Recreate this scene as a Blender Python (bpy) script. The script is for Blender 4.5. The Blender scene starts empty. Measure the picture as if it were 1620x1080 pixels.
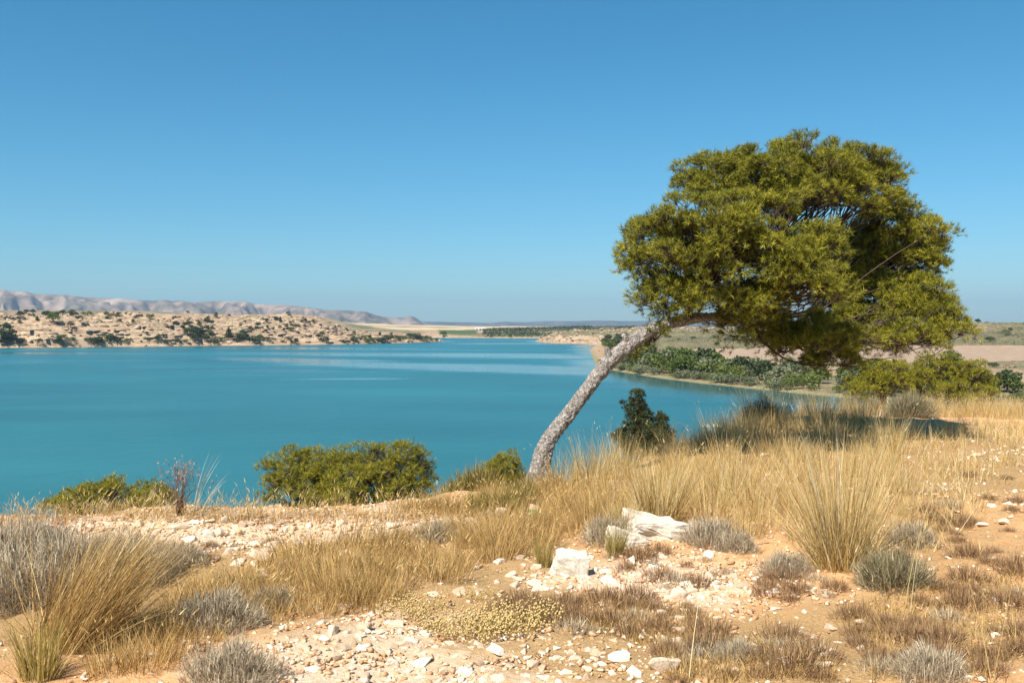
import bpy, bmesh, math, random
import numpy as np
from mathutils import Vector, noise as mnoise

# ------------------------------------------------------------------ camera, sky, sun, exposure
SC = bpy.context.scene
COL = SC.collection
EYE = 15.0                      # eye height above the lake (m)
F = 1523.3                      # focal length in photo pixels (photo 1620 wide)
PITCH = math.atan(22.0 / F)
cam = bpy.data.cameras.new('camera')
cam.sensor_width = 36.0
cam.lens = 36.0 * F / 1620.0
cam.clip_start = 0.1
cam.clip_end = 40000
camo = bpy.data.objects.new('camera', cam)
COL.objects.link(camo)
camo.location = (0, 0, EYE)
camo.rotation_euler = (math.pi / 2 - PITCH, 0, 0)
SC.camera = camo

SUN_EL, SUN_AZ = 50.0, 212.0    # azimuth clockwise from +Y
world = bpy.data.worlds.new('World')
SC.world = world
world.use_nodes = True
wn = world.node_tree
sky = wn.nodes.new('ShaderNodeTexSky')
sky.sky_type = 'NISHITA'
sky.sun_disc = False
sky.sun_elevation = math.radians(SUN_EL)
sky.sun_rotation = math.radians(SUN_AZ)
sky.altitude = 100
sky.air_density = 1.0
sky.dust_density = 0.3
sky.ozone_density = 1.6
bg = wn.nodes['Background']
bg.inputs[1].default_value = 0.069
sep = wn.nodes.new('ShaderNodeSeparateColor'); cmb = wn.nodes.new('ShaderNodeCombineColor')   # per-channel grade of the sky colour: deeper, more cyan blue
wn.links.new(sky.outputs[0], sep.inputs[0])
for ch, (pw, k) in enumerate(((1.5, 0.21), (1.0, 0.86), (1.0, 1.05))):
    a = wn.nodes.new('ShaderNodeMath'); a.operation = 'POWER'; a.inputs[1].default_value = pw
    b = wn.nodes.new('ShaderNodeMath'); b.operation = 'MULTIPLY'; b.inputs[1].default_value = k
    wn.links.new(sep.outputs[ch], a.inputs[0]); wn.links.new(a.outputs[0], b.inputs[0]); wn.links.new(b.outputs[0], cmb.inputs[ch])
wn.links.new(cmb.outputs[0], bg.inputs[0])

sun = bpy.data.lights.new('sun', 'SUN')
sun.energy = 5.0
sun.angle = math.radians(0.55)
sun.color = (1.0, 0.94, 0.83)
suno = bpy.data.objects.new('sun', sun)
COL.objects.link(suno)
az, el = math.radians(SUN_AZ), math.radians(SUN_EL)
to_sun = Vector((math.sin(az) * math.cos(el), math.cos(az) * math.cos(el), math.sin(el)))
suno.rotation_euler = (-to_sun).to_track_quat('-Z', 'Y').to_euler()
suno.location = to_sun * 60 + Vector((0, 0, 15))

vs = SC.view_settings
vs.view_transform = 'Standard'
vs.look = 'None'
vs.exposure = 0.75
vs.gamma = 1.0
vs.use_curve_mapping = False
SC.cycles.use_denoising = True
SC.cycles.max_bounces = 6
SC.cycles.diffuse_bounces = 3
SC.cycles.transmission_bounces = 4
SC.cycles.transparent_max_bounces = 6

RNG = np.random.default_rng(11)
random.seed(11)

# ------------------------------------------------------------------ pixel <-> world
FWD = np.array([0, math.cos(PITCH), -math.sin(PITCH)])
UP = np.array([0, math.sin(PITCH), math.cos(PITCH)])
CAM = np.array([0, 0, EYE])
def ray(px, py):
    return np.array([1.0, 0, 0]) * ((px - 810) / F) + UP * ((540 - py) / F) + FWD
def at(px, py, Y):
    d = ray(px, py)
    return CAM + d * (Y / d[1])

# ------------------------------------------------------------------ noise
def _h(ix, iy, seed):
    n = (ix.astype(np.int64) * 374761393 + iy.astype(np.int64) * 668265263 + seed * 974634777) & 0xffffffff
    n = ((n ^ (n >> 13)) * 1274126177) & 0xffffffff
    n = ((n ^ (n >> 16)) * 2246822519) & 0xffffffff
    return ((n ^ (n >> 15)) & 0xffffff) / float(0xffffff)
def vn(x, y, seed=0):
    x = np.asarray(x, float); y = np.asarray(y, float)
    ix = np.floor(x); iy = np.floor(y)
    fx = x - ix; fy = y - iy
    fx = fx * fx * fx * (fx * (fx * 6 - 15) + 10); fy = fy * fy * fy * (fy * (fy * 6 - 15) + 10)
    a = _h(ix, iy, seed); b = _h(ix + 1, iy, seed); c = _h(ix, iy + 1, seed); d = _h(ix + 1, iy + 1, seed)
    return (a + (b - a) * fx + (c - a) * fy + (a - b - c + d) * fx * fy) * 2 - 1
def fbm(x, y, scale, octs=4, seed=0, gain=0.5):
    v = 0; a = 1; t = 0
    for o in range(octs):
        v = v + a * vn(x / scale + 17.3 * o, y / scale - 9.1 * o, seed + o)
        t += a; a *= gain; scale *= 0.5
    return v / t
def sst(a, b, x):
    t = np.clip((np.asarray(x, float) - a) / (b - a), 0, 1)
    return t * t * (3 - 2 * t)

# ------------------------------------------------------------------ near hill
EX = [-60, -30, -12, -5, -2.5, -0.8, 0.4, 1.4, 2.6, 4.2, 6.0, 9.0, 14, 25, 60, 150]
EY = [4, 6.0, 7.6, 8.3, 8.6, 9.0, 10.5, 11.8, 13.3, 15.6, 17.2, 18.2, 19.5, 22, 30, 45]
def G(x, y, fine=False):
    x = np.asarray(x, float); y = np.asarray(y, float)
    e = np.interp(x, EX, EY) + 0.25 * fbm(x, y * 0 + 3.0, 1.3, 3, 5)
    s = (y - e) * 0.92
    z = 13.38 + 0.20 * sst(0.6, 4.0, x) - 0.13 * sst(5.5, 10, x) + 0.05 * fbm(x, y, 2.2, 3, 8)
    z = z + 0.10 * np.exp(-((s + 0.35) / 0.55) ** 2) * sst(0.2, -0.6, x)
    w = 0.3
    z = z - 0.72 * (np.sqrt(s * s + w * w) + s) * 0.5
    # a scrape with loose soil below the boulders
    z = z + 0.10 * np.exp(-(((x - 1.0) / 1.0) ** 2 + ((y - 7.6) / 0.8) ** 2))
    z = z + 0.035 * fbm(x, y, 0.5, 3, 21)
    if fine:
        z = z + 0.016 * fbm(x, y, 0.13, 2, 31)
    return z

# ------------------------------------------------------------------ far land
SHORE = np.array([(-14000, 500), (-900, 600), (-520, 680), (-380, 714), (-352, 726), (-320, 757), (-285, 770), (-250, 802), (-222, 806),
    (-183, 846), (-150, 868), (-126, 914), (-100, 950), (-72, 1038), (-100, 1110), (-180, 1200), (-300, 1330), (-340, 1480), (-230, 1560), (-140, 1440),
    (-40, 1375), (35, 1330), (58, 1240), (40, 1120), (25, 1040), (38, 960), (58, 905), (75, 850), (66, 760), (52, 650), (46, 560),
    (36, 423), (33, 375), (36, 331), (43, 290), (50, 263), (60, 235), (71, 208), (95, 190), (130, 165), (170, 120), (220, 60), (240, -200),
    (14000, -200), (14000, 20000), (-14000, 20000)], float)
def shore_dist(x, y):
    d2 = np.full(x.shape, 1e18); ins = np.zeros(x.shape, bool)
    n = len(SHORE)
    for i in range(n):
        ax, ay = SHORE[i]; bx, by = SHORE[(i + 1) % n]
        ex, ey = bx - ax, by - ay
        t = np.clip(((x - ax) * ex + (y - ay) * ey) / (ex * ex + ey * ey), 0, 1)
        qx = x - ax - t * ex; qy = y - ay - t * ey
        d2 = np.minimum(d2, qx * qx + qy * qy)
        c = ((ay > y) != (by > y))
        if by != ay:
            ins ^= c & (x < (bx - ax) * (y - ay) / (by - ay) + ax)
    d = np.sqrt(d2)
    return np.where(ins, d, -d)
CP = np.array([
    (-460, 850, 24), (-380, 800, 21), (-380, 900, 25), (-300, 880, 20), (-300, 960, 24), (-200, 930, 17), (-230, 1010, 19), (-150, 960, 10), (-126, 1010, 7), (-85, 1060, 3),
    (-400, 1250, 30), (-250, 1250, 14), (-150, 1130, 6), (-500, 2000, 42), (-900, 2000, 48), (-300, 1750, 8), (-1400, 3200, 70), (-700, 3000, 40), (-250, 2200, 8), (-150, 1650, 3),
    (0, 1550, 3.2), (-100, 2000, 6.5), (0, 2600, 10), (-300, 3000, 12), (0, 4500, 9), (-1200, 4500, 40), (-2500, 4500, 80), (800, 4500, 11), (100, 1480, 6), (150, 1850, 14.3), (300, 1900, 15), (60, 1900, 12.5), (40, 1500, 4), (500, 2600, 13),
    (60, 330, 1.6), (60, 400, 2.2), (100, 300, 1.8), (130, 330, 2.4), (100, 400, 3.2), (170, 420, 3.8), (100, 470, 5), (90, 560, 9), (170, 560, 8.5), (260, 620, 11), (330, 690, 17.0), (360, 700, 16.6), (420, 700, 15.5), (230, 330, 3), (180, 230, 2.2), (300, 250, 3),
    (105, 850, 14), (95, 760, 12), (60, 1000, 13), (100, 960, 14), (50, 920, 12), (130, 1100, 11), (300, 1000, 15), (600, 1200, 20), (800, 600, 20)], float)
# far skyline as height (photo px) against bearing
MTX = np.array([-200, 0, 65, 133, 200, 300, 383, 433, 483, 500, 520, 580, 592, 607, 623, 640, 650, 658, 668, 680, 700])
MTY = np.array([462, 466, 471, 474, 477, 480, 479.5, 484, 486, 489, 491, 494, 498.5, 501, 503, 503, 500.5, 503, 509.5, 513, 517])
FMX = np.array([-300, 640, 700, 740, 775, 800, 830, 860, 900, 960, 1010, 1060, 1200, 1300, 2000])
FMY = np.array([508, 508, 509.5, 510.5, 511, 508.5, 509.5, 508, 508.5, 507.5, 508, 509.5, 512.5, 517.5, 518])
def T(x, y, masks=False):
    x = np.asarray(x, float); y = np.asarray(y, float)
    s = shore_dist(x, y)
    num = 0; den = 0
    for cx, cy, ch in CP:
        w = 1.0 / (((x - cx) ** 2 + (y - cy) ** 2) / (1 + 0.000004 * (cy - 700) ** 2) + 60.0) ** 1.6
        num = num + w * ch; den = den + w
    H = num / den
    r = np.hypot(x, y)
    left = sst(-60, -110, x) * sst(600, 660, y) * sst(1900, 1500, y)
    rocky = np.clip(left + np.exp(-(((x - 62) / 55) ** 2 + ((y - 940) / 130) ** 2)) + 0.7 * sst(430, 560, y) * sst(1200, 900, y) * sst(30, 60, x), 0, 1)
    L = 34 + 26 * fbm(x, y, 150, 2, 3)
    p = 1 - np.exp(-np.maximum(s, 0) / np.maximum(L, 14))
    z = H * p
    rid = 1 - np.abs(fbm(x, y, 85, 4, 41)) * 2.2
    rough = fbm(x, y, 34, 4, 47)
    z = z + (rocky + 0.25) * sst(0, 5, s) * sst(1900, 1300, r) * 1.1 * fbm(x, y, 11, 3, 49, 0.6)
    z = z + rocky * sst(4, 40, s) * (np.minimum(H, 24) * 0.24 * (rid - 0.45) + 2.6 * rough)
    z = z + (1 - rocky) * sst(5, 60, s) * sst(420, 700, r) * (2.2 * fbm(x, y, 130, 4, 51)) * np.clip(r / 1500, 0.4, 1.6)
    z = z + (1 - rocky) * sst(10, 60, s) * 0.35 * fbm(x, y, 40, 3, 55)
    # buttes
    z = z + 6.0 * sst(46, 22, np.hypot(x - 152, (y - 1500) * 0.6) + 5 * rough)
    z = z + 5.0 * sst(60, 25, np.hypot(x + 232, (y - 1000) * 0.7) + 8 * rough)
    # bedding: harder layers stand out as ledges
    lay = 3.6
    q = z + 1.1 * fbm(x, y, 120, 2, 61)
    fr = q / lay - np.floor(q / lay)
    led = (np.floor(q / lay) + sst(0.36, 0.58, fr)) * lay - q
    z = z + led * rocky * np.clip(0.95 + 0.9 * fbm(x, y, 45, 2, 66), 0.1, 1.0)
    # low undercut cliff right at the waterline
    cl = (1.2 + 2.6 * np.clip(fbm(x, y, 38, 2, 71) + 0.45, 0, 1)) * sst(0.0, 4.5, s + 2.0 * vn(x / 9, y / 9, 73))
    z = z + rocky * cl * sst(60, 10, s) + (1 - rocky) * 0.35 * sst(0, 3, s)
    z = np.where(s < 0, -0.25 * np.minimum(-s, 12), z)
    # mountains
    far = r > 5000
    if np.any(far):
        px = 810 + F * x / np.maximum(y, 1)
        u = np.arctan2(x, y) * 8000
        rn = np.abs(fbm(u, r * 0.30, 330, 4, 81, 0.6)) * 2.2
        top = 15 + (518 - np.interp(px, MTX, MTY)) / F * 7700
        k = sst(5900, 7600, r + 450 * (0.45 - rn) * sst(5800, 6400, r) * sst(7900, 7400, r))
        k = k * (1 - 0.30 * np.clip(rn - 0.2, 0, 1) * sst(0.05, 0.5, k) * sst(1.0, 0.8, k))
        zm = 15 + (top - 15) * k
        top2 = 15 + (518 - np.interp(px, FMX, FMY)) / F * 12000
        rn2 = np.abs(fbm(u, r * 0.2, 500, 4, 91)) * 2
        k2 = sst(9800, 11800, r + 1200 * (0.45 - rn2))
        zm = np.maximum(zm, 15 + (top2 - 15) * k2)
        z = np.where(far, np.maximum(np.where(r > 6500, zm, np.maximum(z, zm)), -5), z)
    if masks:
        pv = sst(700, 420, r)
        fld = fbm(x, y, 260, 2, 101)
        tan_f = np.zeros(x.shape); grn_f = np.zeros(x.shape); brown_f = np.zeros(x.shape); veg = np.zeros(x.shape)
        px = 810 + F * x / np.maximum(y, 1)
        ang = x / np.maximum(y, 1)
        tan_f = sst(-0.40, -0.16, ang) * sst(0.10, -0.02, ang) * sst(1950, 2100, y) * sst(5200, 4600, y) * sst(-0.2, 0.1, fld + 0.25)
        grn_f = sst(-0.078, -0.074, ang) * sst(-0.034, -0.038, ang) * sst(1640, 1660, y) * sst(1960, 1940, y)
        grn_f = np.maximum(grn_f, 0.9 * sst(0.42, 0.46, vn(x / 300, y / 90, 111)) * sst(1300, 1500, y) * sst(5000, 4000, y) * 0.25)
        brown_f = sst(7, 12, s) * sst(335, 345, y + 10 * vn(x / 30, y / 30, 7) - 0.12 * (x - 90)) * sst(472, 462, y + 14 * vn(x / 40, y / 40, 8) - 0.1 * (x - 90)) * sst(74, 82, x)
        veg = 0.5 + 0.9 * fbm(x, y, 60, 4, 121)
        veg = np.clip(veg * (0.55 + 0.45 * (1 - rocky)) + (0.22 + 0.40 * sst(455, 500, y)) * sst(20, 60, x) * sst(1300, 1100, y), 0, 1)
        veg = np.clip(veg + 0.55 * sst(-0.03, 0.02, ang) * sst(1330, 1380, y) * sst(2600, 2300, y) * (1 - sst(0.1, 0.4, fbm(x, y, 90, 3, 77))), 0, 1)
        veg = veg * sst(5, 25, s + 4)
        spit = sst(420, 380, y) * sst(1.0, 2.2, s) * sst(52, 34, s) * sst(20, 30, x)
        veg = np.maximum(veg, spit * (0.75 + 0.3 * fbm(x, y, 14, 2, 5)))
        veg = veg * (1 - tan_f) * (1 - brown_f)
        edge = sst(3.0, 1.0, s) * (1 - rocky) * sst(-2, 0, s)
        return z, s, rocky, tan_f, grn_f, brown_f, veg, edge
    return z
def Tall(x, y):
    return np.maximum(T(x, y), G(x, y))

def on_ground(px, py, far=False):
    d = ray(px, py)
    if far:
        ts = np.geomspace(150, 5200, 2600)
        P = CAM + d * ts[:, None]
        h = T(P[:, 0], P[:, 1]); hit = (P[:, 2] < h) & (h > 0.25)
        if not hit.any():
            return None
        i = int(np.argmax(hit)); p = P[i].copy(); p[2] = h[i]
        return p
    p = gp_batch(np.array([px]), np.array([py]))[0]
    return None if np.isnan(p[0]) else p
def gp_batch(px, py):
    d = np.array([1.0, 0, 0]) * ((px - 810) / F)[:, None] + UP * ((540 - py) / F)[:, None] + FWD
    ts = np.geomspace(2.5, 45, 130)
    P = CAM + d[:, None, :] * ts[None, :, None]
    gap = P[..., 2] - G(P[..., 0], P[..., 1])
    hit = gap < 0
    i = np.maximum(np.argmax(hit, 1), 1); k = np.arange(len(px))
    g0 = gap[k, i - 1]; g1 = gap[k, i]
    t = ts[i - 1] + (ts[i] - ts[i - 1]) * np.clip(g0 / (g0 - g1 + 1e-9), 0, 1)
    Q = CAM + d * t[:, None]; Q[:, 2] = G(Q[:, 0], Q[:, 1])
    Q[~hit.any(1)] = np.nan
    return Q

# ------------------------------------------------------------------ mesh helpers
class MB:
    def __init__(self):
        self.V = []; self.F = []; self.R = []; self.n = 0
    def add(self, V, F, r=0.5):
        V = np.asarray(V, float).reshape(-1, 3); F = np.asarray(F, np.int64)
        self.V.append(V); self.F.append(F + self.n)
        self.R.append(np.full(len(V), r) if np.isscalar(r) else np.asarray(r, float)); self.n += len(V)
        return self
    def mesh(self, name, mat, smooth=False, attrs=None):
        V = np.concatenate(self.V); R = np.concatenate(self.R)
        me = bpy.data.meshes.new(name)
        me.vertices.add(len(V)); me.vertices.foreach_set('co', V.astype(np.float32).ravel())
        idx = np.concatenate([f.ravel() for f in self.F])
        tot = np.concatenate([np.full(len(f), f.shape[1]) for f in self.F])
        st = np.concatenate([[0], np.cumsum(tot)[:-1]])
        me.loops.add(len(idx)); me.loops.foreach_set('vertex_index', idx.astype(np.int32))
        me.polygons.add(len(tot)); me.polygons.foreach_set('loop_start', st.astype(np.int32))
        if smooth:
            me.polygons.foreach_set('use_smooth', np.ones(len(tot), bool))
        a = me.attributes.new('rnd', 'FLOAT', 'POINT'); a.data.foreach_set('value', R.astype(np.float32))
        if attrs:
            for k, v in attrs.items():
                a = me.attributes.new(k, 'FLOAT', 'POINT'); a.data.foreach_set('value', np.asarray(v, np.float32))
        me.update(calc_edges=True)
        me.materials.append(mat)
        return me
def link(name, me, parent=None, loc=None):
    o = bpy.data.objects.new(name, me); COL.objects.link(o)
    if parent is not None: o.parent = parent
    if loc is not None: o.location = loc
    return o
def tag(o, label=None, cat=None, group=None, kind=None):
    if label: o['label'] = label
    if cat: o['category'] = cat
    if group: o['group'] = group
    if kind: o['kind'] = kind
    return o
def empty(name, loc, label, cat, group=None, rz=0, sc=1):
    o = bpy.data.objects.new(name, None); COL.objects.link(o)
    o.empty_display_size = 0.2
    o.location = loc; o.rotation_euler = (0, 0, rz); o.scale = (sc, sc, sc)
    return tag(o, label, cat, group)
def tube(P, R, sides=6):
    P = np.asarray(P, float); R = np.asarray(R, float); n = len(P)
    tg = np.gradient(P, axis=0); tg /= np.linalg.norm(tg, axis=1)[:, None] + 1e-9
    ref = np.array([0.31, 0.87, 0.38])
    a = np.cross(tg, ref); a /= np.linalg.norm(a, axis=1)[:, None] + 1e-9
    b = np.cross(tg, a)
    th = np.linspace(0, 2 * np.pi, sides, endpoint=False)
    V = P[:, None, :] + R[:, None, None] * (a[:, None, :] * np.cos(th)[None, :, None] + b[:, None, :] * np.sin(th)[None, :, None])
    i = np.arange(n - 1)[:, None] * sides; j = np.arange(sides)[None, :]; j2 = (j + 1) % sides
    Fq = np.stack([i + j, i + j2, i + sides + j2, i + sides + j], -1).reshape(-1, 4)
    return V.reshape(-1, 3), Fq
def bez(pts, n):
    pts = np.asarray(pts, float); m = len(pts)
    t = np.linspace(0, m - 1, n); i = np.clip(t.astype(int), 0, m - 2); f = (t - i)[:, None]
    p0 = pts[np.clip(i - 1, 0, m - 1)]; p1 = pts[i]; p2 = pts[i + 1]; p3 = pts[np.clip(i + 2, 0, m - 1)]
    return 0.5 * ((2 * p1) + (-p0 + p2) * f + (2 * p0 - 5 * p1 + 4 * p2 - p3) * f ** 2 + (-p0 + 3 * p1 - 3 * p2 + p3) * f ** 3)
def U(a, b, n=None):
    return RNG.uniform(a, b, n)
def ribbons(root, yaw, length, lean, curl, width, seg=3, rnd=None, face=None):
    """blades: root (N,3); yaw = bending direction; lean/curl angles from the vertical"""
    N = len(root); t = np.linspace(0, 1, seg + 1)
    dx = np.cos(yaw); dy = np.sin(yaw)
    pts = np.zeros((N, seg + 1, 3)); pts[:, 0] = root
    for k in range(seg):
        ph = lean + curl * (k + 0.5) / seg
        st = np.stack([np.sin(ph) * dx, np.sin(ph) * dy, np.cos(ph)], -1) * (length / seg)[:, None]
        pts[:, k + 1] = pts[:, k] + st
    fa = U(0, np.pi, N) if face is None else face
    side = np.stack([np.cos(fa), np.sin(fa), 0 * fa], -1)
    w = width[:, None] * np.array([max(0.06, (1 - x) ** 0.6) for x in t])[None, :] * 0.5
    A = pts - side[:, None, :] * w[..., None]; B = pts + side[:, None, :] * w[..., None]
    V = np.stack([A, B], 2).reshape(N, (seg + 1) * 2, 3)
    base = np.arange(N)[:, None] * ((seg + 1) * 2)
    fs = []
    for k in range(seg):
        fs.append(np.stack([base[:, 0] + 2 * k, base[:, 0] + 2 * k + 1, base[:, 0] + 2 * k + 3, base[:, 0] + 2 * k + 2], -1))
    r = U(0, 1, N) if rnd is None else rnd
    return V.reshape(-1, 3), np.concatenate(fs), np.repeat(r, (seg + 1) * 2), pts[:, -1]

# ------------------------------------------------------------------ materials
def new_mat(name):
    m = bpy.data.materials.new(name); m.use_nodes = True
    nt = m.node_tree; nt.nodes.clear()
    return m, nt, nt.nodes.new('ShaderNodeOutputMaterial')
def N(nt, typ, **kw):
    n = nt.nodes.new(typ)
    for k, v in kw.items():
        if k == 'ins':
            for a, b in v.items(): n.inputs[a].default_value = b
        else: setattr(n, k, v)
    return n
def ramp(nt, src, stops):
    r = nt.nodes.new('ShaderNodeValToRGB')
    el = r.color_ramp.elements
    while len(el) > 1: el.remove(el[-1])
    for i, (p, c) in enumerate(stops):
        e = el[0] if i == 0 else el.new(p)
        e.position = p; e.color = (*c, 1)
    nt.links.new(src, r.inputs[0])
    return r.outputs[0]
def mix(nt, fac, a, b):
    m = nt.nodes.new('ShaderNodeMix'); m.data_type = 'RGBA'
    for s, v in ((m.inputs[0], fac), (m.inputs[6], a), (m.inputs[7], b)):
        if hasattr(v, 'links'): nt.links.new(v, s)
        elif isinstance(v, tuple): s.default_value = (*v, 1)
        else: s.default_value = v
    return m.outputs[2]
def math_(nt, op, a, b=None, c=None):
    m = nt.nodes.new('ShaderNodeMath'); m.operation = op
    for i, v in enumerate((a, b, c)):
        if v is None: continue
        if hasattr(v, 'links'): nt.links.new(v, m.inputs[i])
        else: m.inputs[i].default_value = v
    return m.outputs[0]
def attr(nt, name):
    return N(nt, 'ShaderNodeAttribute', attribute_name=name).outputs['Fac']
def noise(nt, scale, detail=4, rough=0.55, vec=None):
    n = N(nt, 'ShaderNodeTexNoise', ins={'Scale': scale, 'Detail': detail, 'Roughness': rough})
    if vec is not None: nt.links.new(vec, n.inputs['Vector'])
    return n.outputs['Fac']
def leaf_mat(name, stops, trans=0.3, tcol=1.25, rough=0.6, objvar=0.0):
    m, nt, out = new_mat(name)
    a = attr(nt, 'rnd')
    if objvar:
        oi = N(nt, 'ShaderNodeObjectInfo').outputs['Random']
        a = math_(nt, 'ADD', math_(nt, 'MULTIPLY', a, 1 - objvar), math_(nt, 'MULTIPLY', oi, objvar))
    c = ramp(nt, a, stops)
    d = N(nt, 'ShaderNodeBsdfPrincipled', ins={'Roughness': rough, 'Specular IOR Level': 0.25})
    nt.links.new(c, d.inputs['Base Color'])
    t = N(nt, 'ShaderNodeBsdfTranslucent'); nt.links.new(c, t.inputs[0])
    s = N(nt, 'ShaderNodeMixShader', ins={0: trans})
    nt.links.new(d.outputs[0], s.inputs[1]); nt.links.new(t.outputs[0], s.inputs[2]); nt.links.new(s.outputs[0], out.inputs[0])
    return m
def pos(nt):
    return N(nt, 'ShaderNodeNewGeometry').outputs['Position']
def objco(nt):
    return N(nt, 'ShaderNodeTexCoord').outputs['Object']
def principled(nt, out, col, rough=0.9, bump=None, strength=0.4, dist=0.02, spec=0.3):
    p = N(nt, 'ShaderNodeBsdfPrincipled', ins={'Specular IOR Level': spec})
    if hasattr(rough, 'links'): nt.links.new(rough, p.inputs['Roughness'])
    else: p.inputs['Roughness'].default_value = rough
    if hasattr(col, 'links'): nt.links.new(col, p.inputs['Base Color'])
    else: p.inputs['Base Color'].default_value = (*col, 1)
    if bump is not None:
        b = N(nt, 'ShaderNodeBump', ins={'Strength': strength, 'Distance': dist})
        nt.links.new(bump, b.inputs['Height']); nt.links.new(b.outputs[0], p.inputs['Normal'])
    nt.links.new(p.outputs[0], out.inputs[0])
    return p

M = {}
M['needle'] = leaf_mat('pine_needles', [(0.0, (0.05, 0.055, 0.009)), (0.35, (0.14, 0.138, 0.014)), (0.75, (0.34, 0.31, 0.024)), (0.95, (0.47, 0.40, 0.045)), (1.0, (0.32, 0.18, 0.05))], 0.12)
M['needle_yellow'] = leaf_mat('pine_needles_yellow', [(0.0, (0.07, 0.075, 0.010)), (0.4, (0.17, 0.16, 0.015)), (0.8, (0.33, 0.285, 0.022)), (1.0, (0.42, 0.33, 0.04))], 0.12)
M['needle_bright'] = leaf_mat('pine_needles_bright', [(0.0, (0.06, 0.06, 0.010)), (0.4, (0.18, 0.17, 0.012)), (0.8, (0.34, 0.30, 0.02)), (1.0, (0.44, 0.37, 0.035))], 0.12)
M['juniper'] = leaf_mat('juniper_leaves', [(0.0, (0.02, 0.03, 0.012)), (0.6, (0.06, 0.078, 0.026)), (1.0, (0.17, 0.16, 0.06))], 0.15)
M['straw'] = leaf_mat('straw_grass', [(0.0, (0.16, 0.09, 0.03)), (0.3, (0.46, 0.30, 0.10)), (0.6, (0.70, 0.50, 0.20)), (0.85, (0.82, 0.65, 0.32)), (1.0, (0.88, 0.77, 0.50))], 0.35)
M['gold'] = leaf_mat('golden_brown_grass', [(0.0, (0.15, 0.08, 0.03)), (0.35, (0.40, 0.25, 0.085)), (0.75, (0.62, 0.41, 0.15)), (1.0, (0.76, 0.57, 0.28))], 0.3)
M['green_gold'] = leaf_mat('greenish_grass', [(0.0, (0.22, 0.16, 0.04)), (0.5, (0.42, 0.32, 0.085)), (1.0, (0.6, 0.48, 0.2))], 0.35)
M['grey'] = leaf_mat('grey_twigs', [(0.0, (0.13, 0.095, 0.065)), (0.4, (0.40, 0.31, 0.205)), (0.8, (0.58, 0.48, 0.33)), (1.0, (0.70, 0.60, 0.43))], 0.15)
M['sage'] = leaf_mat('sage_leaves', [(0.0, (0.13, 0.105, 0.055)), (0.6, (0.29, 0.24, 0.13)), (1.0, (0.46, 0.39, 0.25))], 0.15)
M['brown'] = leaf_mat('brown_dry_herb', [(0.0, (0.13, 0.065, 0.035)), (0.5, (0.27, 0.155, 0.08)), (0.9, (0.42, 0.27, 0.14)), (1.0, (0.55, 0.40, 0.22))], 0.2)
M['dark'] = leaf_mat('dark_dry_twigs', [(0.0, (0.016, 0.011, 0.007)), (0.6, (0.035, 0.025, 0.015)), (1.0, (0.09, 0.06, 0.03))], 0.1)
M['olive'] = leaf_mat('olive_herb', [(0.0, (0.10, 0.08, 0.02)), (0.6, (0.25, 0.19, 0.045)), (1.0, (0.44, 0.32, 0.09))], 0.25)
M['red'] = leaf_mat('red_brown_stems', [(0.0, (0.10, 0.04, 0.03)), (0.6, (0.22, 0.10, 0.07)), (1.0, (0.38, 0.26, 0.2))], 0.15)
M['pale_stalk'] = leaf_mat('pale_stalks', [(0.0, (0.45, 0.40, 0.28)), (1.0, (0.65, 0.60, 0.48))], 0.3)
M['bobble'] = leaf_mat('dry_flower_heads', [(0.0, (0.40, 0.27, 0.09)), (1.0, (0.62, 0.46, 0.20))], 0.1)
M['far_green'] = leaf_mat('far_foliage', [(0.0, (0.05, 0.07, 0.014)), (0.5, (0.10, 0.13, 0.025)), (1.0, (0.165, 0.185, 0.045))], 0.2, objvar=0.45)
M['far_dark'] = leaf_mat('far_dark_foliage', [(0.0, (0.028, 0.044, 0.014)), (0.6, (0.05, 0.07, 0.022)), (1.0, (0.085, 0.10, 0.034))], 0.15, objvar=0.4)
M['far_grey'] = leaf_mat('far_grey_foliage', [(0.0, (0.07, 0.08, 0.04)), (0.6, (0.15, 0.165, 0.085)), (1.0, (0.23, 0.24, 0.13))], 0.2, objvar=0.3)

# bark: pale grey plates with dark cracks and pinkish flakes
m, nt, out = new_mat('pine_bark'); M['bark'] = m
oc = objco(nt)
mp = N(nt, 'ShaderNodeMapping', ins={'Scale': (1, 1, 0.55)}); nt.links.new(oc, mp.inputs[0])
wob = N(nt, 'ShaderNodeTexNoise', ins={'Scale': 14, 'Detail': 3}); nt.links.new(oc, wob.inputs['Vector'])
va = N(nt, 'ShaderNodeVectorMath', operation='MULTIPLY_ADD', ins={1: (0.06, 0.06, 0.06)}); nt.links.new(wob.outputs['Color'], va.inputs[0]); nt.links.new(mp.outputs[0], va.inputs[2])
vo = N(nt, 'ShaderNodeTexVoronoi', feature='DISTANCE_TO_EDGE', ins={'Scale': 48}); nt.links.new(va.outputs[0], vo.inputs['Vector'])
vc = N(nt, 'ShaderNodeTexVoronoi', ins={'Scale': 48}); nt.links.new(va.outputs[0], vc.inputs['Vector'])
n1 = noise(nt, 45, 5, 0.65, oc)
plate = ramp(nt, vc.outputs['Color'], [(0.0, (0.16, 0.13, 0.11)), (0.4, (0.30, 0.265, 0.235)), (0.8, (0.44, 0.40, 0.36)), (1.0, (0.33, 0.20, 0.145))])
plate = mix(nt, ramp(nt, n1, [(0.45, (0, 0, 0)), (0.66, (0.65, 0.65, 0.65))]), plate, (0.16, 0.125, 0.105))
crack = ramp(nt, math_(nt, 'ADD', vo.outputs['Distance'], math_(nt, 'MULTIPLY', noise(nt, 20, 3, 0.6, oc), 0.10)), [(0.045, (0.15, 0.15, 0.15)), (0.12, (1, 1, 1))])
col = mix(nt, crack, (0.075, 0.055, 0.045), plate)
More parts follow.
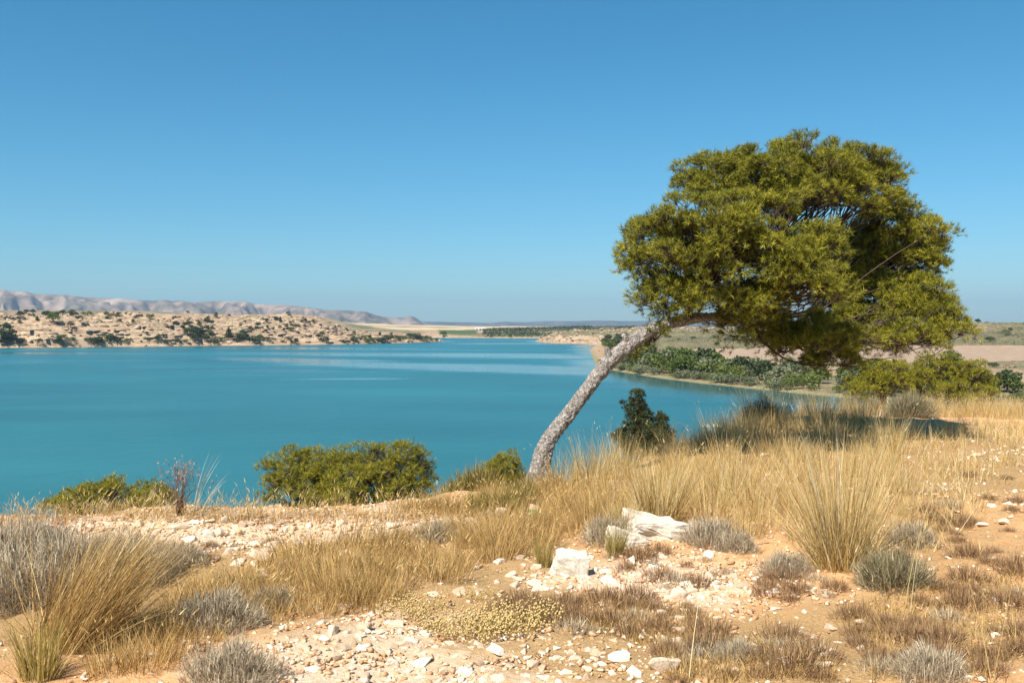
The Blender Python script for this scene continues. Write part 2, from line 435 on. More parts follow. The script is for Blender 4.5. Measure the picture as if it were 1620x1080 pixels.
hgt = math_(nt, 'ADD', math_(nt, 'MULTIPLY', crack, 0.7), math_(nt, 'MULTIPLY', n1, 0.8))
principled(nt, out, col, 0.92, hgt, 0.9, 0.012)
m, nt, out = new_mat('branch_bark'); M['twig'] = m
nn = noise(nt, 22, 4, 0.6, objco(nt))
principled(nt, out, ramp(nt, nn, [(0.3, (0.05, 0.032, 0.024)), (0.55, (0.085, 0.055, 0.042)), (0.75, (0.15, 0.115, 0.095))]), 0.9, nn, 0.6, 0.01)
m, nt, out = new_mat('far_trunk'); M['far_trunk'] = m
principled(nt, out, (0.12, 0.09, 0.065), 0.9)

# limestone
def stone_mat(name, dark, mid, light, var=0.35):
    m, nt, out = new_mat(name)
    oc = objco(nt)
    oi = N(nt, 'ShaderNodeObjectInfo').outputs['Random']
    sh = N(nt, 'ShaderNodeVectorMath', operation='ADD'); nt.links.new(oc, sh.inputs[0])
    cb = N(nt, 'ShaderNodeCombineXYZ'); nt.links.new(math_(nt, 'MULTIPLY', oi, 50), cb.inputs[0]); nt.links.new(cb.outputs[0], sh.inputs[1])
    a = noise(nt, 9, 6, 0.65, sh.outputs[0]); b = noise(nt, 60, 5, 0.7, sh.outputs[0])
    v = math_(nt, 'ADD', math_(nt, 'MULTIPLY', a, 0.65), math_(nt, 'MULTIPLY', b, 0.35))
    v = math_(nt, 'ADD', v, math_(nt, 'MULTIPLY', math_(nt, 'SUBTRACT', oi, 0.5), var))
    v = math_(nt, 'ADD', v, math_(nt, 'MULTIPLY', math_(nt, 'SUBTRACT', attr(nt, 'rnd'), 0.5), var))
    c = ramp(nt, v, [(0.22, dark), (0.46, mid), (0.66, light)])
    principled(nt, out, c, 0.93, math_(nt, 'ADD', a, math_(nt, 'MULTIPLY', b, 0.5)), 0.6, 0.012)
    return m
M['stone'] = stone_mat('limestone', (0.44, 0.27, 0.155), (0.66, 0.51, 0.37), (0.80, 0.69, 0.56))
M['gravel'] = stone_mat('gravel_limestone', (0.46, 0.26, 0.13), (0.66, 0.475, 0.31), (0.79, 0.66, 0.52), 0.5)
M['boulder'] = stone_mat('boulder_limestone', (0.30, 0.22, 0.15), (0.60, 0.52, 0.41), (0.76, 0.70, 0.60), 0.1)
M['ochre'] = stone_mat('ochre_stone', (0.34, 0.20, 0.09), (0.50, 0.33, 0.16), (0.60, 0.44, 0.26), 0.2)
M['redclay'] = stone_mat('red_fired_clay', (0.30, 0.075, 0.03), (0.48, 0.14, 0.05), (0.60, 0.22, 0.09), 0.2)
M['rust'] = stone_mat('rust_brown_fragment', (0.09, 0.03, 0.015), (0.24, 0.09, 0.035), (0.38, 0.17, 0.07), 0.2)

# near ground
m, nt, out = new_mat('near_ground'); M['ground'] = m
P = pos(nt)
nb = noise(nt, 1.4, 5, 0.6, P); nm = noise(nt, 9, 6, 0.68, P); nf = noise(nt, 70, 4, 0.7, P)
sand = ramp(nt, nm, [(0.3, (0.46, 0.235, 0.10)), (0.5, (0.62, 0.36, 0.17)), (0.7, (0.70, 0.46, 0.26))])
pale = ramp(nt, nf, [(0.3, (0.58, 0.385, 0.235)), (0.6, (0.73, 0.56, 0.40))])
lit = ramp(nt, nf, [(0.25, (0.22, 0.12, 0.05)), (0.5, (0.40, 0.25, 0.11)), (0.75, (0.58, 0.40, 0.21))])
pm = math_(nt, 'ADD', attr(nt, 'pale'), math_(nt, 'MULTIPLY', math_(nt, 'SUBTRACT', nm, 0.5), 1.6))
lm = math_(nt, 'ADD', attr(nt, 'litter'), math_(nt, 'MULTIPLY', math_(nt, 'SUBTRACT', math_(nt, 'ADD', math_(nt, 'MULTIPLY', nm, 0.6), math_(nt, 'MULTIPLY', nf, 0.4)), 0.5), 2.4))
c = mix(nt, ramp(nt, pm, [(0.35, (0, 0, 0)), (0.7, (1, 1, 1))]), sand, pale)
c = mix(nt, ramp(nt, lm, [(0.35, (0, 0, 0)), (0.75, (0.95, 0.95, 0.95))]), c, lit)
principled(nt, out, c, 0.96, math_(nt, 'ADD', nm, math_(nt, 'MULTIPLY', nf, 0.6)), 0.8, 0.03, spec=0.15)

# far land
m, nt, out = new_mat('far_land'); M['land'] = m
P = pos(nt)
st = N(nt, 'ShaderNodeMapping', ins={'Scale': (0.12, 0.12, 1.0)}); nt.links.new(P, st.inputs[0])
band = noise(nt, 0.75, 4, 0.6, st.outputs[0])
n40 = noise(nt, 0.03, 5, 0.62, P); n4 = noise(nt, 0.28, 5, 0.66, P); n1 = noise(nt, 1.1, 3, 0.6, P)
geo = N(nt, 'ShaderNodeNewGeometry'); sx = N(nt, 'ShaderNodeSeparateXYZ'); nt.links.new(geo.outputs['True Normal'], sx.inputs[0])
steep = ramp(nt, sx.outputs[2], [(0.72, (1, 1, 1)), (0.95, (0, 0, 0))])
rock = ramp(nt, band, [(0.32, (0.17, 0.105, 0.065)), (0.45, (0.37, 0.25, 0.16)), (0.6, (0.52, 0.385, 0.255)), (0.72, (0.34, 0.24, 0.165))])
soil = ramp(nt, n40, [(0.32, (0.33, 0.20, 0.12)), (0.5, (0.41, 0.28, 0.175)), (0.68, (0.36, 0.27, 0.18))])
c = mix(nt, steep, soil, rock)
c = mix(nt, ramp(nt, n1, [(0.42, (0, 0, 0)), (0.66, (0.55, 0.55, 0.55))]), c, (0.20, 0.145, 0.10))
vg = math_(nt, 'ADD', attr(nt, 'veg'), math_(nt, 'MULTIPLY', math_(nt, 'SUBTRACT', n4, 0.5), 2.2))
vcol = ramp(nt, n4, [(0.35, (0.075, 0.08, 0.04)), (0.65, (0.17, 0.155, 0.085))])
c = mix(nt, ramp(nt, vg, [(0.38, (0, 0, 0)), (0.68, (0.85, 0.85, 0.85))]), c, vcol)
c = mix(nt, attr(nt, 'tan'), c, ramp(nt, n40, [(0.35, (0.50, 0.36, 0.22)), (0.6, (0.60, 0.46, 0.28))]))
c = mix(nt, attr(nt, 'brownf'), c, ramp(nt, n4, [(0.3, (0.29, 0.20, 0.14)), (0.65, (0.38, 0.275, 0.195))]))
c = mix(nt, attr(nt, 'green'), c, (0.07, 0.11, 0.04))
c = mix(nt, attr(nt, 'edge'), c, (0.22, 0.20, 0.10))
mt = attr(nt, 'mountain')
mcol = ramp(nt, noise(nt, 0.004, 6, 0.62, P), [(0.36, (0.085, 0.08, 0.06)), (0.5, (0.22, 0.165, 0.125)), (0.64, (0.40, 0.30, 0.235))])
c = mix(nt, mt, c, mcol)
c = mix(nt, attr(nt, 'farrange'), c, ramp(nt, noise(nt, 0.003, 5, 0.6, P), [(0.35, (0.055, 0.06, 0.05)), (0.65, (0.16, 0.14, 0.115))]))
principled(nt, out, c, 0.95, math_(nt, 'ADD', n4, math_(nt, 'MULTIPLY', n1, 0.5)), 0.5, 0.8, spec=0.1)

# lake
m, nt, out = new_mat('lake_water'); M['water'] = m
P = pos(nt)
mp = N(nt, 'ShaderNodeMapping', ins={'Scale': (0.55, 1.0, 1.0), 'Rotation': (0, 0, math.radians(-14))}); nt.links.new(P, mp.inputs[0])
s1 = noise(nt, 0.0085, 4, 0.55, mp.outputs[0])
s2 = noise(nt, 0.05, 3, 0.55, mp.outputs[0])
slick = math_(nt, 'ADD', s1, math_(nt, 'MULTIPLY', math_(nt, 'SUBTRACT', s2, 0.5), 0.22))
calm = ramp(nt, slick, [(0.54, (0, 0, 0)), (0.66, (0.5, 0.5, 0.5))])
calm = math_(nt, 'MAXIMUM', math_(nt, 'MULTIPLY', calm, attr(nt, 'open')), attr(nt, 'calm'))
mp2 = N(nt, 'ShaderNodeMapping', ins={'Scale': (0.35, 1.0, 1.0), 'Rotation': (0, 0, math.radians(6))}); nt.links.new(P, mp2.inputs[0])
gust = noise(nt, 0.02, 5, 0.6, mp2.outputs[0])
w1 = noise(nt, 2.4, 4, 0.65, P); w2 = noise(nt, 0.35, 2, 0.5, P)
w0 = noise(nt, 7.0, 3, 0.6, P)
hgt = math_(nt, 'ADD', math_(nt, 'ADD', math_(nt, 'MULTIPLY', w1, 0.36), math_(nt, 'MULTIPLY', w2, 0.55)), math_(nt, 'MULTIPLY', w0, 0.10))
amp = math_(nt, 'MULTIPLY', math_(nt, 'MULTIPLY_ADD', calm, -0.88, 1.0), math_(nt, 'MULTIPLY_ADD', gust, 2.2, -0.1))
rgh = math_(nt, 'MULTIPLY_ADD', calm, -0.24, 0.32)
mp3 = N(nt, 'ShaderNodeMapping', ins={'Scale': (0.5, 1.0, 1.0), 'Location': (40, 15, 0)}); nt.links.new(P, mp3.inputs[0])
body = ramp(nt, noise(nt, 0.012, 4, 0.6, mp3.outputs[0]), [(0.36, (0.012, 0.098, 0.118)), (0.64, (0.021, 0.145, 0.165))])
p = principled(nt, out, body, rgh, math_(nt, 'MULTIPLY', hgt, amp), 0.6, 0.35, spec=0.5)
p.inputs['IOR'].default_value = 1.33

# ------------------------------------------------------------------ setting: far land, lake, near ground
def grid_faces(nr, nc):
    i = np.arange(nr - 1)[:, None] * nc; j = np.arange(nc - 1)[None, :]
    return np.stack([i + j, i + j + 1, i + nc + j + 1, i + nc + j], -1).reshape(-1, 4)
RX0, RX1, RY0, RY1 = -11.0, 17.0, -2.5, 27.0
rings = np.concatenate([np.arange(12, 60, 2.0), np.arange(60, 190, 5), np.arange(190, 480, 3.0), np.arange(480, 700, 8), np.arange(700, 1080, 2.7), np.arange(1080, 1560, 7),
                        np.arange(1560, 3000, 22), np.arange(3000, 5800, 110), np.arange(5800, 8300, 27), np.arange(8300, 14001, 150)])
angs = np.radians(np.concatenate([np.linspace(-52, -33, 36, endpoint=False), np.linspace(-33, 33, 620, endpoint=False), np.linspace(33, 52, 36)]))
RR, AA = np.meshgrid(rings, angs, indexing='ij')
TX, TY = RR * np.sin(AA), RR * np.cos(AA)
fl = [a.ravel() for a in (TX, TY)]
z, s, rocky, tanf, grnf, brnf, veg, edge = T(fl[0], fl[1], True)
gz = G(fl[0], fl[1])
nearhill = (gz > z)
z = np.maximum(z, gz - 0.05)
Fq = grid_faces(*RR.shape)
keep = (z[Fq].max(1) > -0.8)
cx = fl[0][Fq].mean(1); cy = fl[1][Fq].mean(1)
keep &= ~((cx > RX0 + 0.6) & (cx < RX1 - 0.6) & (cy > RY0) & (cy < RY1 - 0.6))
Fq = Fq[keep]
used = np.zeros(len(z), bool); used[Fq.ravel()] = True
remap = np.cumsum(used) - 1
V = np.stack([fl[0], fl[1], z], -1)[used]
rr = np.hypot(fl[0], fl[1])
mb = MB(); mb.add(V, remap[Fq])
veg2 = np.where(nearhill, 0.55, veg)
me = mb.mesh('far_land', M['land'], True, {'veg': veg2[used], 'tan': tanf[used], 'green': grnf[used], 'brownf': brnf[used], 'edge': edge[used],
     'mountain': sst(5200, 6300, rr[used]), 'farrange': np.maximum(sst(8400, 9200, rr[used]), sst(4600, 5200, rr[used]) * sst(-0.085, -0.06, (fl[0] / np.maximum(fl[1], 1))[used]))})
tag(link('far_land', me), kind='structure')

wx = np.concatenate([np.arange(-1200, -420, 20), np.arange(-420, 300, 7.0)]); wy = np.concatenate([np.arange(8, 180, 12), np.arange(180, 600, 5.0), np.arange(600, 1700, 10.0)])
WX, WY = np.meshgrid(wx, wy)
ws = -shore_dist(WX.ravel(), WY.ravel())
wnz = fbm(WX.ravel(), WY.ravel(), 30, 2, 5)
rb = sst(15, 35, WX.ravel()) * sst(520, 400, WY.ravel())
def blob(cx, cy, rx, ry, rot):
    a = WX.ravel() - cx; b = WY.ravel() - cy; c_, s_ = math.cos(rot), math.sin(rot)
    u, v = (a * c_ + b * s_) / rx, (-a * s_ + b * c_) / ry
    return sst(1.35, 0.55, np.hypot(u, v) + 0.55 * fbm(WX.ravel() * 0.35, WY.ravel(), 26, 3, 17))
slk = np.maximum.reduce([blob(-62, 400, 95, 26, -0.75), blob(20, 330, 70, 30, -0.9), blob(-20, 520, 120, 40, -0.35), blob(-44, 281, 15, 4, 0.05), blob(-300, 560, 90, 14, 0.1), blob(-150, 700, 110, 24, -0.3), blob(5, 900, 60, 40, 0.1)]) * 0.85
calm = np.maximum(rb * sst(40, 14, ws + 8 * wnz), (1 - rb) * 0.75 * sst(22, 6, ws + 8 * wnz))
mb = MB(); mb.add(np.stack([WX.ravel(), WY.ravel(), 0 * WX.ravel()], -1), grid_faces(*WX.shape))
tag(link('lake', mb.mesh('lake', M['water'], True, {'calm': np.maximum(calm, slk), 'open': sst(150, 260, WY.ravel())})), kind='structure')

# zones of the near ground, in world metres: (x, y, rx, ry, weight)
def zone(lst, x, y):
    v = 0
    for px, py, rx, ry, w in lst:
        d = ray(px, py); t = (EYE - 13.42) / -d[2]; c = CAM + d * t
        v = v + w * np.exp(-((x - c[0]) / rx) ** 2 - ((y - c[1]) / ry) ** 2)
    return v
PALE = [(700, 1020, .9, .55, 1.0), (860, 1040, .9, .5, 1.0), (1000, 1010, .7, .4, .7), (560, 1060, .7, .4, .8), (330, 850, 1.2, .55, 1.1), (230, 830, 1.1, .4, .9), (560, 822, 1.4, .35, 1.0), (720, 815, .8, .5, 1.1), (770, 812, .5, .4, .9), (820, 905, .8, .5, .5),
        (1000, 900, .7, .6, .5), (1560, 720, 2.0, 1.8, .35), (1120, 920, .7, .5, .3), (640, 960, .6, .3, .5), (1060, 940, .5, .4, .4)]
LITTER = [(120, 950, 1.3, 1.2, 1.0), (500, 900, 1.2, .8, 1.0), (700, 870, 1.2, .7, 1.0), (950, 770, 1.0, 1.3, 1.0), (1150, 760, 1.6, 1.8, 1.0), (1350, 740, 2.0, 2.5, .9), (1000, 1000, 1.2, .4, .7), (1100, 1050, .9, .4, .9), (1480, 900, 1.2, 1.6, .55), (1400, 1040, 1.2, .4, .7),
          (1560, 760, 2.5, 2.5, .55), (1250, 690, 3, 3, .8), (820, 940, .8, .3, .6), (1300, 980, 1.2, .4, .35)]
gx = np.arange(RX0, RX1 + 0.01, 0.065); gy = np.concatenate([np.arange(RY0, 3, 0.25), np.arange(3, 14, 0.055), np.arange(14, RY1 + 0.01, 0.16)])
GX, GY = np.meshgrid(gx, gy)
gxf, gyf = GX.ravel(), GY.ravel()
mb = MB(); mb.add(np.stack([gxf, gyf, G(gxf, gyf, True)], -1), grid_faces(*GX.shape))
beyond = sst(0.2, 1.2, gyf - np.interp(gxf, EX, EY))
tag(link('hilltop_ground', mb.mesh('hilltop_ground', M['ground'], True, {'pale': np.clip(zone(PALE, gxf, gyf), 0, 1), 'litter': np.clip(np.maximum(zone(LITTER, gxf, gyf), beyond), 0, 1)})), kind='structure')

# ------------------------------------------------------------------ haze
m, nt, out = new_mat('haze_air')
pv = N(nt, 'ShaderNodeVolumePrincipled', ins={'Color': (0.50, 0.74, 1.0, 1), 'Density': 0.00007, 'Anisotropy': 0.2})
nt.links.new(pv.outputs[0], out.inputs['Volume'])
hz = MB()
x0, x1, y0, y1, z0, z1 = -11500, 11500, -30, 14300, -6, 420
hz.add([(x0, y0, z0), (x1, y0, z0), (x1, y1, z0), (x0, y1, z0), (x0, y0, z1), (x1, y0, z1), (x1, y1, z1), (x0, y1, z1)],
       [(3, 2, 1, 0), (4, 5, 6, 7), (0, 1, 5, 4), (1, 2, 6, 5), (2, 3, 7, 6), (3, 0, 4, 7)])
tag(link('haze', hz.mesh('haze', m)), kind='stuff')

# ------------------------------------------------------------------ trees and bushes of the far banks
def rdirs(n):
    v = RNG.normal(size=(n, 3)); return v / np.linalg.norm(v, axis=1)[:, None]
def leaf_crown(seed, lobes, nleaf, size):
    """crown of unit height: leaf-sized faces spread through several lobes"""
    mb = MB(); tot = sum(l[3] for l in lobes)
    for (cx, cy, cz, r) in lobes:
        n = int(nleaf * r / tot)
        d = rdirs(n); d[:, 2] = np.where(d[:, 2] < -0.55, -d[:, 2], d[:, 2])
        bump = 1 + 0.22 * np.sin(d[:, 0] * 7 + seed) * np.sin(d[:, 1] * 6 + cx * 9) + 0.15 * np.sin(d[:, 2] * 11 + seed * 2)
        p = np.array([cx, cy, cz]) + d * (r * bump * U(0.72, 1.04, n))[:, None]
        a = rdirs(n) + d * 0.5; a /= np.linalg.norm(a, axis=1)[:, None]
        t1 = np.cross(a, rdirs(n)); t1 /= np.linalg.norm(t1, axis=1)[:, None]; t2 = np.cross(a, t1)
        sz = size * U(0.6, 1.3, n)[:, None]
        V = np.stack([p - t1 * sz, p + t1 * sz * 0.8 + t2 * sz * 0.5, p + t2 * sz * 1.1 - t1 * sz * 0.1, p - t2 * sz * 0.7 + t1 * sz * .2], 1).reshape(-1, 3)
        b = np.arange(n)[:, None] * 4
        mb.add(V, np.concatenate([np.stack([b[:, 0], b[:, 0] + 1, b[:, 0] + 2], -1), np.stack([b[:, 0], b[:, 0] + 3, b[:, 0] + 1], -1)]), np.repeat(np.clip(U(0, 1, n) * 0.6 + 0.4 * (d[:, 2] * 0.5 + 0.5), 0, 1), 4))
    return mb
def far_protos(kind):
    out = []
    for k in range(5):
        if kind == 'round':
            lobes = [(0, 0, 0.55, 0.40)] + [(0.34 * math.cos(a + k), 0.34 * math.sin(a + k), U(0.36, 0.66), U(0.22, 0.32)) for a in (0, 1.3, 2.5, 3.8, 5.0)] + [(0.1, 0, 0.78, 0.2)]
        elif kind == 'bush':
            lobes = [(U(-0.75, 0.75), U(-0.6, 0.6), U(0.28, 0.55), U(0.26, 0.40)) for _ in range(8)]
        else:
            lobes = [(U(-0.1, 0.1), U(-0.1, 0.1), h, 0.30 * (1.2 - h) + 0.08) for h in (0.25, 0.42, 0.58, 0.74, 0.88)] + [(U(-0.2, 0.2), U(-0.2, 0.2), 0.35, 0.2)]
        tr = MB()
        V, Fq_ = tube([(0, 0, -0.06), (0.02, 0, 0.2), (0.0, 0.02, 0.45), (0.01, 0, 0.7)], [0.05, 0.042, 0.03, 0.01], 6); tr.add(V, Fq_)
        for a in (0.4, 2.4, 4.4):
            V, Fq_ = tube([(0, 0.01, 0.18), (0.12 * math.cos(a), 0.12 * math.sin(a), 0.34), (0.26 * math.cos(a), 0.26 * math.sin(a), 0.5)], [0.028, 0.02, 0.008], 5); tr.add(V, Fq_)
        out.append((lobes, tr.mesh('trunk_mesh', M['far_trunk'], True)))
    return out
PROT = {}
for kind, n, sz in (('round', 620, 0.062), ('bush', 620, 0.062), ('cone', 520, 0.055)):
    for mat in ('far_green', 'far_dark', 'far_grey'):
        if kind == 'cone' and mat == 'far_grey': continue
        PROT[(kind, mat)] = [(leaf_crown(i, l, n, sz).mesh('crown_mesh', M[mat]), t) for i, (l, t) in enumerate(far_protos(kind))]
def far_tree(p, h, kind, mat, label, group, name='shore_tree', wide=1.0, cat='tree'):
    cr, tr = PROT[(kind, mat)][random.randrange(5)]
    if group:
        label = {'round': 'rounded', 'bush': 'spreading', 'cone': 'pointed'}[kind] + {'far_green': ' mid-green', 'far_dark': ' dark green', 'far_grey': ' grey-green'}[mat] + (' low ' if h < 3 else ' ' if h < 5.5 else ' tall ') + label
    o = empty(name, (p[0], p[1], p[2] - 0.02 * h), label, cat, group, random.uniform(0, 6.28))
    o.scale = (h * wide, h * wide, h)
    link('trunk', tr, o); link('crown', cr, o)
    return o

# far (left) bank: bush positions read off the bank, grouped by where they stand
FOOT = [(10, 545, 27), (3, 546, 9), (20, 545, 9), (32, 545, 8), (60, 544, 6), (93, 545, 9), (97, 548, 7), (110, 544, 6), (141, 546, 6), (152, 547, 10), (162, 544, 9), (175, 545, 11), (185, 544, 8), (196, 543, 4), (206, 543, 5), (236, 544, 6),
        (250, 544, 7), (264, 545, 7), (278, 543, 5), (285, 543, 4), (292, 542, 4), (307, 542, 9), (327, 541, 7), (338, 545, 9), (349, 540, 7), (374, 543, 7), (378, 539, 9), (400, 542, 10), (418, 541, 4), (425, 541, 4), (449, 542, 4), (456, 541, 4), (467, 544, 6),
        (516, 544, 9), (545, 543, 5), (560, 542, 8), (575, 537, 6), (584, 543, 8), (590, 539, 5), (609, 542, 10), (602, 541, 7), (618, 539, 7), (628, 537, 6), (638, 537, 6), (642, 538, 7), (648, 537, 6), (655, 537, 8), (662, 537, 7), (669, 538, 5), (674, 538, 7), (683, 539, 5), (690, 539, 4), (702, 539, 7)]
SLOPE = [(84, 509, 13), (73, 503, 9), (32, 505, 8), (21, 507, 4), (59, 508, 6), (31, 511, 4), (112, 520, 8), (182, 527, 5), (309, 532, 12), (320, 535, 13), (333, 533, 7), (293, 529, 7), (301, 532, 10), (361, 535, 12), (385, 536, 11), (392, 538, 7), (411, 537, 7), (406, 523, 6), (408, 517, 6), (461, 524, 6), (422, 510, 5), (443, 512, 6), (459, 513, 4),
         (342, 502, 6), (329, 523, 6), (299, 516, 6), (289, 521, 5), (327, 510, 7), (315, 515, 5), (443, 521, 4), (449, 523, 4), (423, 519, 4), (421, 525, 4), (510, 532, 6), (504, 538, 6), (484, 509, 5), (495, 510, 4), (601, 531, 5), (619, 531, 4), (232, 529, 4), (211, 515, 4), (560, 520, 4), (540, 516, 4), (530, 521, 3)]
RIM = [(27, 494, 9), (2, 493, 8), (52, 499, 6), (42, 498, 5), (99, 499, 7), (90, 500, 6), (113, 500, 8), (120, 500, 5), (138, 500, 7), (148, 498, 5), (168, 499, 5), (176, 502, 5), (185, 503, 6), (219, 503, 5), (236, 504, 6), (171, 492, 4), (179, 491, 4), (193, 492, 4), (207, 492, 4), (230, 493, 4), (95, 491, 4), (114, 491, 4), (243, 493, 4), (257, 493, 4), (268, 493, 4), (305, 495, 4), (297, 496, 4), (346, 496, 4), (352, 495, 4), (363, 496, 4), (380, 495, 3), (400, 494, 4), (416, 494, 3), (440, 495, 3), (455, 499, 4)]
for lst, kinds, lab, grp in ((FOOT, ('bush', 'round', 'bush'), 'bush at the foot of the buff far bank', 'bushes along the far waterline'),
                             (SLOPE, ('round', 'cone', 'round'), 'tree half way up the buff far slope', 'trees on the far slope'),
                             (RIM, ('round', 'round', 'bush'), 'tree on the rim above the far buff cliffs', 'trees on the far rim')):
    for px_, py_, hp in lst:
        p = on_ground(px_, py_, True)
        if p is None or p[1] > 1500:
            d = ray(px_, py_); Yd = 1010 if lst is RIM else 930
            p = CAM + d * Yd; p[2] = T(p[0:1], p[1:2])[0]
        h = hp * p[1] / F * 1.25
        big = (px_ == 10 and hp == 27)
        far_tree(p, h, random.choice(kinds) if not big else 'round', random.choice(('far_dark', 'far_dark', 'far_green')), lab if not big else 'tall round dark tree standing by the inlet at the foot of far bank', grp if not big else None, 'bank_tree', 1.15 if not big else 0.8)

# right shore: belt of trees and tamarisk bushes on the low spit
nsh = 0
path = np.array([(34, 380), (36, 331), (43, 290), (50, 263), (60, 235), (71, 208), (95, 190), (125, 172)], float)
for i in range(len(path) - 1):
    a, b = path[i], path[i + 1]; seg = b - a; ln = np.linalg.norm(seg); nrm = np.array([-seg[1], seg[0]]) / ln
    if nrm[0] < 0: nrm = -nrm
    for rowi, (off, cnt, hh) in enumerate(((2.6, ln / 3.6, (1.6, 3.4)), (8, ln / 4.6, (2.6, 5.2)), (16, ln / 5.2, (3.2, 6.4)), (27, ln / 7.0, (2.6, 5.5)))):
        for k in range(int(cnt)):
            q = a + seg * U(0, 1) + nrm * (off + U(-2.2, 2.8) * (0.5 if rowi == 0 else 1.2))
            h = U(*hh) * (1.28 if i < 3 and rowi > 0 else 0.95)
            p = (q[0], q[1], float(T(q[0:1], q[1:2])[0]))
            if p[2] < 0.02: continue
            if rowi == 0:
                far_tree(p, h, 'bush', random.choice(('far_grey', 'far_green', 'far_grey')), 'bush at the water edge of the wooded spit', 'bushes at the spit waterline', 'shore_bush', 1.0, 'bush')
            else:
                far_tree(p, h, random.choice(('round', 'bush', 'round')), random.choice(('far_green', 'far_green', 'far_dark', 'far_grey')), 'tree in the dense belt behind the spit waterline', 'trees of the wooded spit', 'shore_tree', 1.0)
            nsh += 1
# spur further along and trees in front of the brown field
for k in range(26):
    t_ = U(0, 1); q = np.array([36 + 30 * t_, 400 + 340 * t_]) + np.array([U(4, 26), U(-12, 12)])
    p = (q[0], q[1], float(T(q[0:1], q[1:2])[0]))
    far_tree(p, U(3, 6), random.choice(('round', 'bush')), random.choice(('far_green', 'far_dark')), 'tree on the rocky spur running into the lake', 'trees on the far spur', 'spur_tree')
for k in range(34):
    q = np.array([U(72, 300), U(232, 335)]); q[1] += 0.1 * (q[0] - 72)
    p = (q[0], q[1], float(T(q[0:1], q[1:2])[0]))
    far_tree(p, U(1.2, 2.6) if k > 14 else U(3, 5.5), 'bush' if k > 14 else 'round', random.choice(('far_green', 'far_dark')), 'bush on the dry strip between spit and brown field', 'bushes on the dry strip', 'field_bush', 1.2, 'bush')
for k in range(90):
    q = np.array([U(80, 400), U(478, 700)])
    p = (q[0], q[1], float(T(q[0:1], q[1:2])[0]))
    far_tree(p, U(1.2, 3.8), random.choice(('round', 'bush', 'bush')), random.choice(('far_dark', 'far_grey', 'far_dark')), 'bush on the scrubby hillside behind the brown field', 'bushes on the hillside', 'hill_bush', 1.2, 'bush')
# wood beyond the lake, reads as one mass, and low scrub over the hills
def scrub(name, pts, hs, mat, nl, label, cat):
    mb = MB()
    n = len(pts); d = rdirs(n * nl).reshape(n, nl, 3); d[..., 2] = np.abs(d[..., 2])
    c = pts[:, None, :] + d * (hs[:, None, None] * np.array([0.75, 0.75, 0.8])) * U(0.5, 1, (n, nl))[..., None]
    a = rdirs(n * nl).reshape(n, nl, 3); b = rdirs(n * nl).reshape(n, nl, 3); sz = hs[:, None, None] * 0.42
    V = np.stack([c - a * sz, c + a * sz, c + b * sz], 2).reshape(-1, 3)
    mb.add(V, np.arange(n * nl * 3).reshape(-1, 3), np.repeat(U(0, 1, n * nl), 3))
    return tag(link(name, mb.mesh(name, mat)), label, cat, kind='stuff')
n = 5200
ang = U(-0.03, 0.13, n); dist = U(1340, 2150, n)
q = np.stack([ang * dist, dist], -1)
sel = (fbm(q[:, 0], q[:, 1], 90, 3, 77) < 0.22) & (shore_dist(q[:, 0], q[:, 1]) > 3)
q = q[sel]; pts = np.column_stack([q, T(q[:, 0], q[:, 1])])
scrub('distant_woodland', pts, U(1.5, 4.5, len(pts)), M['far_dark'], 7, 'dark low woodland on the plateau beyond the head of the lake', 'woodland')
n = 30000
q = np.concatenate([np.column_stack([U(-520, -60, n), U(690, 1300, n)]), np.column_stack([U(30, 420, n // 2), U(300, 1150, n // 2)]), np.column_stack([U(-1400, 500, n // 2), U(1500, 3200, n // 2)])])
zq, sq, rk, tn, gn, bn, vgq, eg = T(q[:, 0], q[:, 1], True)
sel = (sq > 4) & (tn < 0.3) & (bn < 0.2) & (U(0, 1, len(q)) < 0.08 + 0.75 * np.clip(vgq * 1.6 - 0.2, 0, 1)) & (np.abs(q[:, 0] / q[:, 1]) < 0.62)
q = q[sel]; zq = zq[sel]
scrub('hillside_scrub', np.column_stack([q, zq]), U(0.35, 1.0, len(q)) * (1 + 0.7 * (q[:, 1] > 1400)), M['far_dark'], 5, 'low dark scrub dotted over the dry hillsides round the lake', 'scrub')
q2 = np.concatenate([np.column_stack([U(-500, -70, 5000), U(690, 1150, 5000)]), np.column_stack([U(15, 220, 1800), U(800, 1150, 1800)])]); s2_ = shore_dist(q2[:, 0], q2[:, 1]); q2 = q2[(s2_ > 1)]
# tumbled blocks on the far bank
mb = MB()
bx = np.array([(-1, -1, -1), (1, -1, -1), (1, 1, -1), (-1, 1, -1), (-1, -1, 1), (1, -1, 1), (1, 1, 1), (-1, 1, 1)], float)
bf = np.array([(3, 2, 1, 0), (4, 5, 6, 7), (0, 1, 5, 4), (1, 2, 6, 5), (2, 3, 7, 6), (3, 0, 4, 7)])
nb_ = len(q2); sz = U(0.25, 1.0, nb_) ** 1.6 * 1.6
Vb = bx[None] * (sz[:, None, None] * U(0.6, 1.4, (nb_, 1, 3)) * np.array([1.2, 1, 0.55])) * U(0.75, 1.1, (nb_, 8, 1))
th = U(0, 6.28, nb_); c_, s_ = np.cos(th)[:, None], np.sin(th)[:, None]
Vb = np.stack([Vb[..., 0] * c_ - Vb[..., 1] * s_, Vb[..., 0] * s_ + Vb[..., 1] * c_, Vb[..., 2] + 0.25 * Vb[..., 0]], -1) + np.column_stack([q2, T(q2[:, 0], q2[:, 1])])[:, None, :]
mb.add(Vb.reshape(-1, 3), (np.arange(nb_)[:, None, None] * 8 + bf[None]).reshape(-1, 4), np.repeat(U(0, 1, nb_), 8))
m, nt, out = new_mat('far_rock'); M['far_rock'] = m
